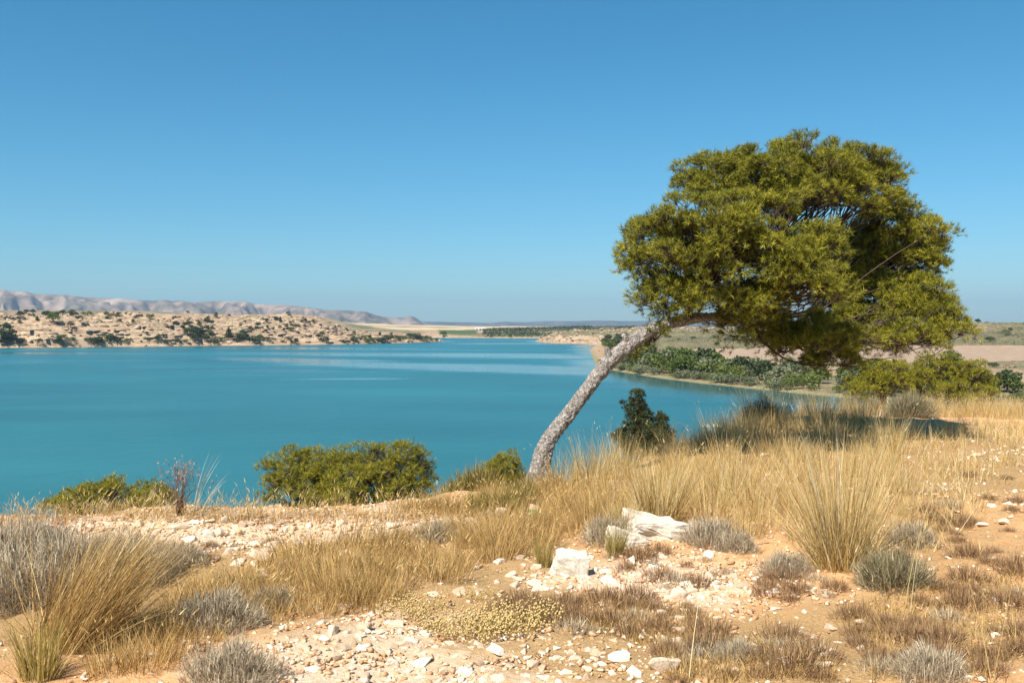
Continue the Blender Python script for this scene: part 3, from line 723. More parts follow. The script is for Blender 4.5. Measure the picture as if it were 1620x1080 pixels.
principled(nt, out, ramp(nt, attr(nt, 'rnd'), [(0.0, (0.20, 0.14, 0.095)), (0.5, (0.36, 0.26, 0.17)), (1.0, (0.50, 0.40, 0.29))]), 0.95)
tag(link('tumbled_rocks', mb.mesh('tumbled_rocks', M['far_rock'])), 'tumbled buff rock blocks strewn over the far bank', 'rocks', kind='stuff')

# white sheds beyond the head of the lake
m, nt, out = new_mat('white_wall'); principled(nt, out, (0.75, 0.75, 0.72), 0.8); M['white'] = m
m, nt, out = new_mat('pale_roof'); principled(nt, out, (0.62, 0.64, 0.64), 0.6); M['roof'] = m
m, nt, out = new_mat('dark_opening'); principled(nt, out, (0.05, 0.05, 0.05), 0.6); M['open'] = m
def shed(px_, Yd, L_, W_, Hh, label):
    X = (px_ - 810) / F * Yd; zz = float(T(np.array([X]), np.array([Yd]))[0]) - 0.1
    o = empty('farm_shed', (X, Yd, zz), label, 'shed', None, 0.08)
    w = MB(); l, d = L_ / 2, W_ / 2
    w.add([(-l, -d, 0), (l, -d, 0), (l, d, 0), (-l, d, 0), (-l, -d, Hh), (l, -d, Hh), (l, d, Hh), (-l, d, Hh)], bf); link('wall', w.mesh('wall', M['white']), o)
    r = MB(); r.add([(-l - .4, -d - .4, Hh), (l + .4, -d - .4, Hh), (l + .4, 0, Hh + 1.6), (-l - .4, 0, Hh + 1.6), (-l - .4, d + .4, Hh), (l + .4, d + .4, Hh)], np.array([(0, 1, 2, 3), (3, 2, 5, 4)])); link('roof', r.mesh('roof', M['roof']), o)
    for k in range(2):
        dr = MB(); x0_ = -l * 0.5 + k * l; dr.add([(x0_ - 1.4, -d - .03, 0), (x0_ + 1.4, -d - .03, 0), (x0_ + 1.4, -d - .03, 2.6), (x0_ - 1.4, -d - .03, 2.6)], np.array([(0, 1, 2, 3)])); link('door', dr.mesh('door', M['open']), o)
shed(757, 1780, 12, 7, 2.8, 'long white farm shed beside the green field beyond the lake')
shed(765, 1840, 6, 5, 2.4, 'smaller white farm shed behind the long shed beyond the lake')
# rock ledges sticking out of the far bank
mb = MB(); cnt = 0
qs = np.concatenate([np.column_stack([U(-480, -110, 5200), U(700, 1060, 5200)]), np.column_stack([U(15, 180, 1500), U(840, 1100, 1500)]), np.column_stack([U(-420, -100, 1800), U(1060, 1700, 1800)])]); ss_ = shore_dist(qs[:, 0], qs[:, 1])
e_ = 4.0
zz = T(qs[:, 0], qs[:, 1]); gxx = (T(qs[:, 0] + e_, qs[:, 1]) - zz) / e_; gyy = (T(qs[:, 0], qs[:, 1] + e_) - zz) / e_
for i in range(len(qs)):
    g = math.hypot(gxx[i], gyy[i])
    if ss_[i] < 3 or g < 0.42 or gyy[i] < 0 or (i % 5) > 3: continue
    th = math.atan2(gyy[i], gxx[i]) - math.pi / 2
    Lx, Ly, Lz = U(0.8, 4.5), U(1.0, 1.7), U(0.18, 0.5)
    V = bx * np.array([Lx, Ly, Lz]) * U(0.8, 1.1, (8, 1)); V[:, 2] += U(-0.2, 0.2, 8)
    c_, s_ = math.cos(th), math.sin(th)
    V = np.stack([V[:, 0] * c_ - V[:, 1] * s_, V[:, 0] * s_ + V[:, 1] * c_, V[:, 2]], -1) + np.array([qs[i, 0], qs[i, 1], zz[i] + 0.5])
    mb.add(V, bf, U(0.2, 1)); cnt += 1
if cnt:
    tag(link('rock_ledges', mb.mesh('rock_ledges', M['far_rock'])), 'hard buff rock ledges jutting from the layered far bank', 'rocks', kind='stuff')

# ------------------------------------------------------------------ pines
def needles(mb, P, A, m, length, width, rbase=None):
    n = len(P)
    r1 = rdirs(n * m).reshape(n, m, 3)
    perp = r1 - (r1 * A[:, None, :]).sum(-1, keepdims=True) * A[:, None, :]; perp /= np.linalg.norm(perp, axis=-1, keepdims=True) + 1e-9
    th = U(0.3, 1.45, (n, m))[..., None]
    d = A[:, None, :] * np.cos(th) + perp * np.sin(th)
    o = P[:, None, :] + A[:, None, :] * U(-0.5, 0.4, (n, m))[..., None] * length
    w = np.cross(d, A[:, None, :] + 0.7 * rdirs(n * m).reshape(n, m, 3)); w /= np.linalg.norm(w, axis=-1, keepdims=True) + 1e-9
    L_ = (length * U(0.7, 1.15, (n, m)))[..., None]
    V = np.stack([o - w * width / 2, o + w * width / 2, o + d * L_], 2).reshape(-1, 3)
    rb = U(0, 1, n) if rbase is None else rbase
    rr_ = np.clip(rb[:, None] * 0.6 + U(0, 0.4, (n, m)), 0, 1)
    mb.add(V, np.arange(n * m * 3).reshape(-1, 3), np.repeat(rr_.ravel(), 3))
def pine_mass(root, lobes, forks, par, needle_mat, clump_r=0.24, per_area=15.0, tufts=26, m=32, nl=0.085, nw=0.0030, down=0.35, billow=0.38):
    """lobes: (center, radii, density, limb start index into forks, limb radius)"""
    C = [np.array(l[0]) for l in lobes]; Rr = [np.array(l[1]) for l in lobes]
    crown = MB()
    for li, (c, rad, dens, fk, lr) in enumerate(lobes):
        c = np.array(c); rad = np.array(rad)
        a, b, cc = rad
        area = 4 * np.pi * (((a * b) ** 1.6 + (a * cc) ** 1.6 + (b * cc) ** 1.6) / 3) ** (1 / 1.6)
        nC = max(5, int(area * per_area * dens))
        k = np.arange(nC) + 0.5
        ph = np.arccos(1 - 2 * k / nC); th = np.pi * (1 + 5 ** 0.5) * k + li
        d = np.stack([np.cos(th) * np.sin(ph), np.sin(th) * np.sin(ph), np.cos(ph)], -1) + RNG.normal(size=(nC, 3)) * 0.18
        d /= np.linalg.norm(d, axis=1)[:, None]
        cl = c + d * rad * np.where(U(0, 1, nC) < 0.26, U(0.30, 0.62, nC), U(0.70, 1.06, nC))[:, None]
        ok = np.ones(nC, bool)
        bil = np.array([mnoise.noise(Vector(c + dd * rad) * (1.75 * 0.23 / max(clump_r, .05) * 0.78)) for dd in d])
        cl = c + (cl - c) * np.minimum(0.95 + billow * bil, 1.12)[:, None]
        ok &= ~((bil < -0.22) & (U(0, 1, nC) < 0.5))
        for lj in range(len(lobes)):
            if lj != li:
                ok &= (((cl - C[lj]) / Rr[lj]) ** 2).sum(1) > 0.45
        ok &= ~((d[:, 2] < -0.35) & (U(0, 1, nC) < down))
        cl = cl[ok]; d = d[ok]
        # limb from the fork to the heart of the lobe
        limb = MB()
        f0 = np.array(forks[fk]); mid = (f0 + c) / 2 + np.array([0, 0, -0.10 * np.linalg.norm(c - f0)]) + RNG.normal(size=3) * 0.05
        lp = bez([f0, mid, c], 12)
        V, Fq_ = tube(lp, np.linspace(lr, lr * 0.35, 12), 9); limb.add(V, Fq_)
        for q_, dq in zip(cl, d):
            s0 = lp[random.randrange(6, 12)]
            mid = (s0 + q_) / 2 + RNG.normal(size=3) * 0.13 * np.linalg.norm(q_ - s0) + np.array([0, 0, -0.04])
            V, Fq_ = tube(bez([s0, mid, q_], 6), np.linspace(max(0.006, lr * 0.25), 0.0045, 6), 4); limb.add(V, Fq_)
            r = clump_r * random.uniform(0.72, 1.3)
            nt_ = int(tufts * random.uniform(0.75, 1.2))
            t = rdirs(nt_) + dq * 0.50 + np.array([0, 0, 0.75]); t /= np.linalg.norm(t, axis=1)[:, None]
            P_ = q_ + t * (r * U(0.62, 1.0, nt_))[:, None] * np.array([1.12, 1.12, 0.85])
            A_ = t * 0.9 + np.array([0, 0, 0.30]) + RNG.normal(size=(nt_, 3)) * 0.35; A_ /= np.linalg.norm(A_, axis=1)[:, None]
            rb = np.clip(U(0, 1, nt_) * 0.6 + random.uniform(0, 0.4), 0, 1)
            needles(crown, P_, A_, m, nl, nw, rb)
            # twigs
            base_ = q_ - dq * r * 0.2
            side = rdirs(nt_) * 0.0028
            V = np.stack([np.repeat(base_[None], nt_, 0) - side, np.repeat(base_[None], nt_, 0) + side, P_ + side * 0.5, P_ - side * 0.5], 1).reshape(-1, 3)
            limb.add(V, np.arange(nt_ * 4).reshape(-1, 4))
        lo = link('limb', limb.mesh('limb', M['twig'], True), root)
        lo.matrix_parent_inverse = par
    co = link('crown', crown.mesh('crown', needle_mat), root)
    co.matrix_parent_inverse = par
    return co
from mathutils import Matrix
def lobe_px(px_, py_, Yd, rx, ry, rd, dens=1.0, fk=0, lr=0.035):
    c = at(px_, py_, Yd); k = Yd / F
    return (c, (rx * k, rd, ry * k), dens, fk, lr)

# the leaning pine
tb = at(852, 752, 10.0); tb[2] = G(tb[0], tb[1]) - 0.12
TP = [(852, 752, 10.0, 20), (858, 722, 10.02, 16.5), (870, 693, 10.05, 14.5), (899, 655, 10.12, 14), (930, 614, 10.22, 14), (960, 576, 10.34, 14.5), (992, 548, 10.46, 14.5), (1024, 526, 10.58, 13), (1056, 512, 10.7, 11.5), (1090, 505, 10.82, 10), (1130, 502, 10.95, 8.5), (1170, 506, 11.05, 7.5)]
tp = np.array([at(a, b, c) for a, b, c, d in TP]); tr_ = np.array([d * c / F * 0.80 for a, b, c, d in TP])
root_z = G(tb[0], tb[1])
pts = np.concatenate([[tp[0] + np.array([-0.02, 0, min(-0.12, root_z - 0.2 - tp[0][2])])], tp]); rad = np.concatenate([[tr_[0] * 1.25], tr_])
cen = bez(pts, 320); rr_ = np.interp(np.linspace(0, len(pts) - 1, 320), np.arange(len(pts)), rad)
V, Fq_ = tube(cen, rr_, 64)
Vr = V.reshape(320, 64, 3)
for i in range(320):
    for j in range(64):
        p = Vr[i, j]; n_ = p - cen[i]; L_ = np.linalg.norm(n_) + 1e-9; n_ = n_ / L_
        v3 = Vector(p)
        h_ = 0.010 * mnoise.noise(v3 * 7) + 0.009 * mnoise.noise(v3 * 26) + 0.006 * mnoise.noise(v3 * 60)
        ridge = 0.024 * math.cos(j / 64 * 2 * math.pi * 4 + i * 0.01) * max(0, 1 - i / 85) + 0.03 * max(0, 1 - i / 38)
        vd = mnoise.voronoi(Vector((p[0] * 30, p[1] * 30, p[2] * 17)) + mnoise.noise_vector(v3 * 9) * 0.5)[0]
        ridge += 0.011 * min(1.0, (vd[1] - vd[0]) / 0.28) - 0.008
        h_ += 0.012 * max(0.0, mnoise.noise(v3 * 3.2 + Vector((9, 2, 1)))) + 0.005 * mnoise.noise(v3 * 95)
        Vr[i, j] = p + n_ * (h_ + ridge)
tree = empty('leaning_pine', (tb[0], tb[1], root_z), 'wind-bent pine with pale leaning trunk and broad dense crown', 'pine tree')
bpy.context.view_layer.update()
INV = Matrix.Translation((-tb[0], -tb[1], -root_z))
mbt = MB(); mbt.add(Vr.reshape(-1, 3), Fq_)
tro = link('trunk', mbt.mesh('trunk', M['bark'], True), tree); tro.matrix_parent_inverse = INV
# stub of a lost branch and a burr on the upper side
for (a, b, c_), (a2, b2), r0 in (((962, 566, 10.33), (958, 548), 0.032), ((990, 540, 10.45), (984, 528), 0.035)):
    st_ = MB(); p0 = at(a, b, c_); p1 = at(a2, b2, c_ - 0.02)
    V, Fq_ = tube(bez([p0, (p0 + p1) / 2 + np.array([0.01, -0.01, 0.01]), p1], 8), np.array([1.3, 1.15, 1.05, 1.0, .95, .9, .75, .2]) * r0, 12); V += RNG.normal(size=V.shape) * 0.003; st_.add(V, Fq_)
    so = link('branch_stub', st_.mesh('branch_stub', M['bark'], True), tro)
    so.matrix_parent_inverse = Matrix.Identity(4)
forks = [at(1170, 506, 11.05), at(1090, 505, 10.82), at(1056, 512, 10.7), at(1185, 500, 11.15)]
LOBES = [
    lobe_px(1150, 405, 10.45, 134, 98, 0.70, 1.0, 1, 0.045),
    lobe_px(1046, 405, 10.9, 58, 66, 0.45, 0.9, 1, 0.03),
    lobe_px(1262, 450, 10.35, 78, 88, 0.55, 1.05, 0, 0.045),
    lobe_px(1262, 300, 11.9, 140, 66, 0.8, 1.1, 3, 0.05),
    lobe_px(1372, 288, 12.1, 58, 48, 0.5, 1.1, 3, 0.03),
    lobe_px(1138, 290, 12.2, 70, 42, 0.5, 1.05, 3, 0.03),
    lobe_px(1422, 404, 12.6, 80, 66, 0.65, 1.1, 3, 0.04),
    lobe_px(1408, 345, 12.5, 40, 30, 0.35, 1.0, 3, 0.02),
    lobe_px(1446, 492, 12.0, 58, 52, 0.5, 1.1, 0, 0.03),
    lobe_px(1375, 512, 12.2, 85, 52, 0.6, 1.0, 0, 0.025),
    lobe_px(1285, 545, 11.1, 80, 40, 0.5, 0.9, 0, 0.03),
    lobe_px(1308, 578, 11.2, 40, 18, 0.3, 0.7, 0, 0.016),
    lobe_px(1048, 478, 10.75, 52, 34, 0.32, 0.9, 2, 0.02),
    lobe_px(1500, 528, 11.5, 26, 28, 0.24, 1.0, 0, 0.014),
    lobe_px(1440, 540, 11.6, 46, 22, 0.35, 0.8, 0, 0.014),
    lobe_px(1195, 515, 11.1, 60, 26, 0.35, 0.7, 0, 0.016),
    lobe_px(1345, 400, 13.0, 45, 45, 0.35, 0.9, 3, 0.02),
    lobe_px(1345, 450, 12.4, 45, 50, 0.4, 0.9, 0, 0.02),
    lobe_px(1115, 474, 10.5, 66, 30, 0.3, 1.1, 1, 0.02),
    lobe_px(1190, 478, 10.7, 50, 34, 0.35, 0.9, 0, 0.02),
    lobe_px(1020, 545, 10.6, 36, 14, 0.18, 0.45, 2, 0.010),
]
pine_mass(tree, LOBES, forks, INV, M['needle'], clump_r=0.175, per_area=28, tufts=40, m=16, nl=0.062, nw=0.0058, down=0.7)

def pine_shrub(base, lobes, label, mat, name='pine_shrub', group=None, **kw):
    b = np.array(base, float); b[2] = G(b[0], b[1]) - 0.03
    o = empty(name, b, label, 'shrub', group)
    inv = Matrix.Translation((-b[0], -b[1], -b[2]))
    top = min(l[0][2] for l in lobes)
    mid = b + np.array([0.02, 0, max(0.15, (top - b[2]) * 0.55)])
    t_ = MB(); V, Fq_ = tube(bez([b - np.array([0, 0, 0.1]), (b + mid) / 2 + np.array([0.03, 0.02, 0]), mid], 8), np.linspace(0.06, 0.04, 8), 9); t_.add(V, Fq_)
    to = link('trunk', t_.mesh('trunk', M['twig'], True), o); to.matrix_parent_inverse = inv
    pine_mass(o, lobes, [mid], inv, mat, **kw)
    return o
def LP(*a, **k): return lobe_px(*a, **k)
kw = dict(clump_r=0.13, per_area=38, tufts=26, m=13, nl=0.05, nw=0.0048, down=0.6, billow=0.42)
c0 = at(545, 780, 10.9)
pine_shrub(c0, [LP(475, 765, 10.9, 55, 50, .45), LP(500, 742, 11.0, 50, 26, .4), LP(585, 755, 11.0, 75, 45, .55), LP(625, 752, 10.8, 52, 42, .45), LP(540, 790, 10.5, 70, 40, .4, .8), LP(640, 790, 10.6, 40, 34, .4, .9), LP(450, 790, 10.7, 35, 26, .3, .9)],
           'broad rounded pine shrub on the slope edge above the water', M['needle_yellow'], **kw)
c0 = at(175, 800, 10.2)
pine_shrub(c0, [LP(120, 800, 10.0, 48, 20, .35), LP(180, 790, 10.1, 50, 25, .4), LP(215, 785, 10.2, 38, 22, .35), LP(240, 800, 10.0, 30, 20, .3)],
           'low pine shrub just below the stony crest, beside red-brown stems', M['needle_yellow'], **kw)
c0 = at(797, 760, 10.9)
pine_shrub(c0, [LP(785, 748, 10.9, 22, 18, .2), LP(808, 742, 10.95, 20, 20, .2), LP(800, 775, 10.9, 34, 22, .25)],
           'small green pine shrub close beside the foot of the leaning pine', M['needle_yellow'], clump_r=0.10, per_area=60, tufts=20, m=20, nl=0.05, nw=0.003, down=0.3)
kw2 = dict(clump_r=0.145, per_area=36, tufts=26, m=11, nl=0.05, nw=0.0064, down=0.8, billow=0.3)
for lab, lbs, bp in (('wide yellow-green pine shrub behind the grey-green bush on the right', [LP(1392, 608, 17.9, 42, 36, .55), LP(1420, 596, 18.5, 24, 24, .35), LP(1366, 624, 17.6, 18, 16, .3)], (1395, 640, 18.2)),
                     ('tall yellow-green pine shrub rising between two lower ones', [LP(1484, 594, 19.5, 36, 34, .55), LP(1456, 606, 18.9, 20, 26, .35), LP(1500, 622, 18.5, 26, 20, .35)], (1480, 640, 19.2)),
                     ('rounded yellow-green pine shrub with deep shade at the outer end', [LP(1541, 602, 19.2, 26, 34, .45), LP(1556, 626, 18.8, 18, 14, .3), LP(1526, 636, 18.2, 20, 10, .25)], (1540, 645, 19.0))):
    pine_shrub(at(*bp), lbs, lab, M['needle_bright'], group=None, **kw2)
# dark juniper behind the tall grass
c0 = at(1018, 690, 12.2)
jl = [LP(1009, 628, 12.2, 9, 16, .08), LP(1000, 650, 12.2, 16, 16, .12), LP(1018, 662, 12.2, 13, 18, .12), LP(1042, 664, 12.3, 13, 20, .12), LP(1024, 688, 12.1, 34, 22, .24), LP(1012, 706, 12.0, 34, 16, .22), LP(1000, 672, 12.2, 18, 16, .15), LP(984, 688, 12.2, 13, 14, .12), LP(1056, 690, 12.3, 14, 14, .12)]
pine_shrub(c0, jl, 'dark upright juniper bush rising behind the tall straw grass', M['juniper'], 'juniper_bush', clump_r=0.06, per_area=120, tufts=18, m=14, nl=0.035, nw=0.005, down=0.2, billow=0.6)

# ------------------------------------------------------------------ grasses, herbs and low shrubs
def tussock_mesh(name, n, R0, h, lean, curl, width, mat, seg=4, bias=None, heads=0.0):
    a = U(0, 2 * np.pi, n); r = R0 * np.sqrt(U(0, 1, n))
    root = np.stack([r * np.cos(a), r * np.sin(a), np.full(n, -0.03)], -1)
    yaw = a + RNG.normal(size=n) * 0.6
    le = np.abs(RNG.normal(size=n)) * lean * (0.4 + 0.6 * r / R0)
    if bias is not None:
        vx = le * np.cos(yaw) + bias[0]; vy = le * np.sin(yaw) + bias[1]
        yaw = np.arctan2(vy, vx); le = np.hypot(vx, vy)
    ln = h * U(0.45, 1.05, n)
    mb = MB()
    V, Fq_, rn, tip = ribbons(root, yaw, ln, le, U(0.3, 1.0, n) * curl, width * U(0.7, 1.3, n), seg)
    mb.add(V, Fq_, rn)
    if heads:
        k = int(n * heads); idx = np.argsort(-ln)[:k]
        V, Fq_, rn, _ = ribbons(tip[idx] - np.array([0, 0, 0.01]), yaw[idx], U(0.03, 0.055, k), le[idx] + curl * 0.8, np.full(k, 0.4), np.full(k, width * 1.7), 2)
        mb.add(V, Fq_, np.clip(rn * 0.3 + 0.7, 0, 1))
    return mb.mesh(name, mat)
def dome_mesh(name, n, r, mat, seg_len, width, flat=0.75, curl=0.6, fill=0.45):
    """twiggy cushion: short twigs radiating through a dome"""
    d = rdirs(n); d[:, 2] = np.abs(d[:, 2])
    k = U(fill, 1, n) ** 0.7 * (1 + 0.25 * np.sin(d[:, 0] * 5 + 1) * np.sin(d[:, 1] * 6))
    p = d * (k * r)[:, None] * np.array([1, 1, flat]); p[:, 2] -= 0.03
    yaw = np.arctan2(d[:, 1], d[:, 0]) + RNG.normal(size=n) * 0.5
    le = np.arccos(np.clip(d[:, 2], -1, 1)) * U(0.3, 0.9, n)
    mb = MB()
    V, Fq_, rn, _ = ribbons(p, yaw, seg_len * U(0.6, 1.4, n), le, RNG.normal(size=n) * curl, width * U(0.7, 1.3, n), 2)
    mb.add(V, Fq_, rn)
    m_ = max(20, n // 30)
    d2 = rdirs(m_); d2[:, 2] = np.abs(d2[:, 2])
    V, Fq_, rn, _ = ribbons(np.zeros((m_, 3)) - np.array([0, 0, .03]), np.arctan2(d2[:, 1], d2[:, 0]), np.full(m_, r * 0.9), np.arccos(d2[:, 2]) * 0.9, np.zeros(m_), np.full(m_, width * 1.6), 3)
    mb.add(V, Fq_, rn * 0.4)
    return mb.mesh(name, mat)
def place(name, me, p, sc, label, cat, group=None, rz=None, sx=None):
    o = link(name, me)
    o.location = (p[0], p[1], p[2]); o.rotation_euler = (0, 0, random.uniform(0, 6.28) if rz is None else rz)
    o.scale = (sc, sc, sc) if sx is None else sx
    if group: label = near(label, p, sizew(sc, .65, .9, SW.get(name, ('small', 'middling', 'large'))))
    return tag(o, label, cat, group)
SW = {'grass_tussock': ('low', 'knee-high', 'tall'), 'grass_tuft': ('low', 'middling', 'full'), 'dry_herb': ('tiny', 'small', 'wide'), 'crest_stalks': ('very short', 'short', 'tall')}
def gp(px_, py_):
    p = on_ground(px_, py_)
    if p is None:
        p = at(px_, py_, 17.0); p[2] = G(p[0], p[1])
    return p
def poly_in(poly, x, y):
    ins = False; j = len(poly) - 1
    for i in range(len(poly)):
        if (poly[i][1] > y) != (poly[j][1] > y) and x < (poly[j][0] - poly[i][0]) * (y - poly[i][1]) / (poly[j][1] - poly[i][1]) + poly[i][0]:
            ins = not ins
        j = i
    return ins
def scatter_px(poly, n, mind):
    xs = [p[0] for p in poly]; ys = [p[1] for p in poly]; out = []
    for _ in range(4):
        X = U(min(xs), max(xs), n * 5); Y = U(min(ys), max(ys), n * 5)
        k = np.array([poly_in(poly, a, b) for a, b in zip(X, Y)])
        if not k.any(): continue
        for p in gp_batch(X[k], Y[k]):
            if np.isnan(p[0]): continue
            if all((p[0] - q[0]) ** 2 + (p[1] - q[1]) ** 2 > mind * mind for q in out):
                out.append(p)
                if len(out) >= n: return out
    return out

LAND = [('the pine foot', 852, 765), ('the juniper', 1018, 700), ('the long white boulder', 1038, 851), ('the square boulder', 900, 912), ('the fan-shaped tussock', 1330, 897), ('the grey-green upright cushion', 1415, 925), ('the golden leaning tussock', 118, 1012), ('the green bottle', 845, 818),
        ('the yellow seed-head herbs', 780, 985), ('the orange-red fragment', 92, 830), ('the lone bank cushion', 288, 892), ('the shaded grey-white stone', 342, 847), ('the leaning rubble slab', 412, 888), ('the knobbly crest stone', 793, 817), ('the broad white stone', 1050, 1062), ('the grey-green bush', 1440, 660),
        ('the cream gravel stone', 540, 1030), ('the pinkish white stone', 540, 965), ('the pale grey cushion', 1125, 858), ('the half-hidden cushion', 345, 988), ('the white flat stone', 1362, 989), ('the flat path stone', 1548, 722), ('the stone amid straw', 1208, 722), ('the red-brown plant', 283, 816), ('the pointed crest stone', 453, 821), ('the purplish grey cushion', 1245, 905)]
LANDP = [(n_, gp(a, b)) for n_, a, b in LAND]
def near(base, p, big=None):
    ds = [(np.hypot(p[0] - q[0], p[1] - q[1]), n_, q) for n_, q in LANDP]
    d, n_, q = min(ds, key=lambda t: t[0])
    rel = 'touching' if d < 0.22 else 'close beside' if d < 0.55 else 'a step from' if d < 1.1 else 'some way from'
    if d > 0.22 and abs(p[1] - q[1]) > 1.2 * abs(p[0] - q[0]): rel = ('just behind' if d < 0.7 else 'well behind') if p[1] > q[1] else ('just in front of' if d < 0.7 else 'well in front of')
    return ((big + ' ') if big else '') + base + ' ' + rel + ' ' + n_
def sizew(v, a, b, w=('small', 'medium', 'large')):
    return w[0] if v < a else w[1] if v < b else w[2]
# --- the big tussocks
me = tussock_mesh('big_tussock', 900, 0.15, 0.90, 0.46, 0.34, 0.0042, M['straw'], 5)
big = empty('grass_tussock', gp(1330, 897), 'large fan-shaped straw tussock standing alone on the orange soil', 'grass tussock')
link('blades', me, big)
st_ = MB(); n = 22; a = U(0, 6.28, n)
V, Fq_, rn, tip = ribbons(np.stack([.1 * np.cos(a), .1 * np.sin(a), 0 * a], -1), a, U(.85, 1.15, n), np.abs(RNG.normal(size=n)) * .35, U(.1, .35, n), np.full(n, .004), 5); st_.add(V, Fq_, rn)
V, Fq_, rn, _ = ribbons(tip, a, np.full(n, .07), U(.3, .7, n), np.full(n, .3), np.full(n, .006), 3); st_.add(V, Fq_, rn)
link('flower_stalks', st_.mesh('flower_stalks', M['pale_stalk']), big)
me = tussock_mesh('left_tussock', 900, 0.20, 0.80, 0.36, 0.45, 0.0040, M['gold'], 5, bias=(0.42, -0.02), heads=0.08)
o = empty('grass_tussock', gp(118, 1012), 'large golden-brown tussock leaning over beside the grey shrub mass', 'grass tussock'); link('blades', me, o)
st_ = MB(); n = 60; a = U(-0.5, 0.5, n)
V, Fq_, rn, tip = ribbons(np.stack([U(-.15, .15, n), U(-.1, .1, n), 0 * a], -1), a, U(.75, 1.05, n), U(.25, .75, n), U(.1, .4, n), np.full(n, .0042), 5); st_.add(V, Fq_, rn)
link('flower_stalks', st_.mesh('flower_stalks', M['straw']), o)
me = tussock_mesh('green_tuft', 260, 0.08, 0.34, 0.30, 0.4, 0.005, M['green_gold'], 4)
place('grass_tuft', me, gp(62, 1072), 1.0, 'greenish-yellow grass tuft at the foot of the golden leaning tussock', 'grass tuft')
me = tussock_mesh('green_tuft_b', 200, 0.05, 0.30, 0.25, 0.4, 0.0042, M['green_gold'], 4)
place('grass_tuft', me, gp(973, 878), 1.0, 'small upright green-gold tuft in front of the pale tilted boulder', 'grass tuft')
place('grass_tuft', me, gp(862, 895), 0.85, 'small dry tuft between pebbles just beside the square pale boulder', 'grass tuft')
me = tussock_mesh('yellow_tussock', 700, 0.16, 0.55, 0.35, 0.35, 0.0045, M['straw'], 4)
place('grass_tussock', me, gp(1040, 826), 1.0, 'bright yellow tussock directly behind the long white boulder', 'grass tussock')
place('grass_tussock', me, gp(985, 845), 0.55, 'small straw tussock between grey cushion shrub and white boulder', 'grass tussock')

# --- tall straw grass between the pine and the path
tallv = [tussock_mesh('tall_grass', 200, 0.17, h, l, c, 0.0040, M['straw'], 4, heads=0.05) for h, l, c in ((0.62, .30, .45), (0.74, .28, .40), (0.50, .42, .55), (0.66, .34, .5), (0.42, .45, .6))]
tallg = [tussock_mesh('tall_grass', 170, 0.17, h, l, c, 0.0040, M['gold'], 4, heads=0.05) for h, l, c in ((0.42, .45, .6), (0.5, .4, .55), (0.34, .5, .7))]
PA = [(872, 775), (900, 752), (960, 722), (1010, 712), (1080, 690), (1160, 668), (1260, 655), (1400, 660), (1425, 700), (1430, 760), (1440, 820), (1290, 858), (1130, 845), (1010, 815), (930, 800), (880, 795)]
for p in scatter_px(PA, 120, 0.32):
    place('grass_tussock', random.choice(tallg if random.random() < 0.42 else tallv), p, random.uniform(0.45, 1.0) * (0.62 if p[0] > 2.3 and p[1] < 10.5 else 1.0), 'straw-coloured tussock in the dense stand,', 'grass tussock', 'tall straw tussocks')
for px_, py_, sc in ((1195, 668, 1.15), (1180, 672, 1.1), (1215, 672, 1.0), (1150, 700, .8), (1100, 712, .8), (1050, 718, .8), (1010, 720, .85), (1030, 718, .8), (990, 724, .8), (900, 756, .75), (925, 748, .8), (950, 735, .85), (975, 728, .9), (1230, 662, .9), (1275, 655, .8), (1320, 656, .7)):
    place('grass_tussock', random.choice(tallv), gp(px_, py_), sc * 0.9, 'straw-coloured tussock on the crest,', 'grass tussock', 'straw tussocks along the crest')
PF = [(1465, 652), (1620, 655), (1620, 664), (1500, 660), (1470, 658)]
for p in scatter_px(PF, 34, 0.22):
    place('grass_tussock', random.choice(tallv), p, random.uniform(0.45, 0.75), 'straw tussock on the plateau rim,', 'grass tussock', 'grass on the plateau rim')
for p in scatter_px([(1340, 648), (1400, 646), (1470, 650), (1470, 657), (1345, 655)], 16, 0.25):
    place('grass_tussock', random.choice(tallv), p, random.uniform(0.35, 0.6), 'straw tussock before the yellow-green pine shrubs,', 'grass tussock', 'grass before the pine shrubs')

# --- short golden brown grass
shortv = [tussock_mesh('short_grass', 230, 0.12, h, l, c, 0.0036, M['gold'], 3, bias=(0.12, 0), heads=0.05) for h, l, c in ((0.19, .5, .6), (0.25, .45, .6), (0.15, .6, .7), (0.29, .4, .5))]
PB = [(395, 975), (380, 905), (450, 880), (560, 862), (690, 838), (800, 822), (878, 835), (880, 862), (780, 885), (740, 905), (690, 925), (610, 955), (480, 985)]
for p in scatter_px(PB, 115, 0.18):
    place('grass_tuft', random.choice(shortv), p, random.uniform(0.75, 1.15), 'golden-brown tuft in the thick band,', 'grass tuft', 'short golden grass band')
PC = [(860, 830), (880, 790), (950, 800), (1010, 822), (960, 850), (905, 845)]
for p in scatter_px(PC, 26, 0.16):
    place('grass_tuft', random.choice(shortv), p, random.uniform(0.75, 1.1), 'brown grass tuft under tall grass,', 'grass tuft', 'brown grass near the pine foot')
PD = [(150, 1075), (200, 1000), (300, 930), (400, 920), (430, 960), (340, 1010), (260, 1060)]
for p in scatter_px(PD, 34, 0.16):
    place('grass_tuft', random.choice(shortv), p, random.uniform(0.7, 1.15), 'golden-brown grass tuft on stony ground,', 'grass tuft', 'brown grass round the leaning tussock')
PE = [(690, 812), (760, 800), (840, 780), (850, 765), (880, 775), (830, 812), (760, 822)]
olv = [dome_mesh('olive_herb', 420, 0.16, M['olive'], 0.09, 0.005, 1.1, 0.4) for _ in range(3)]
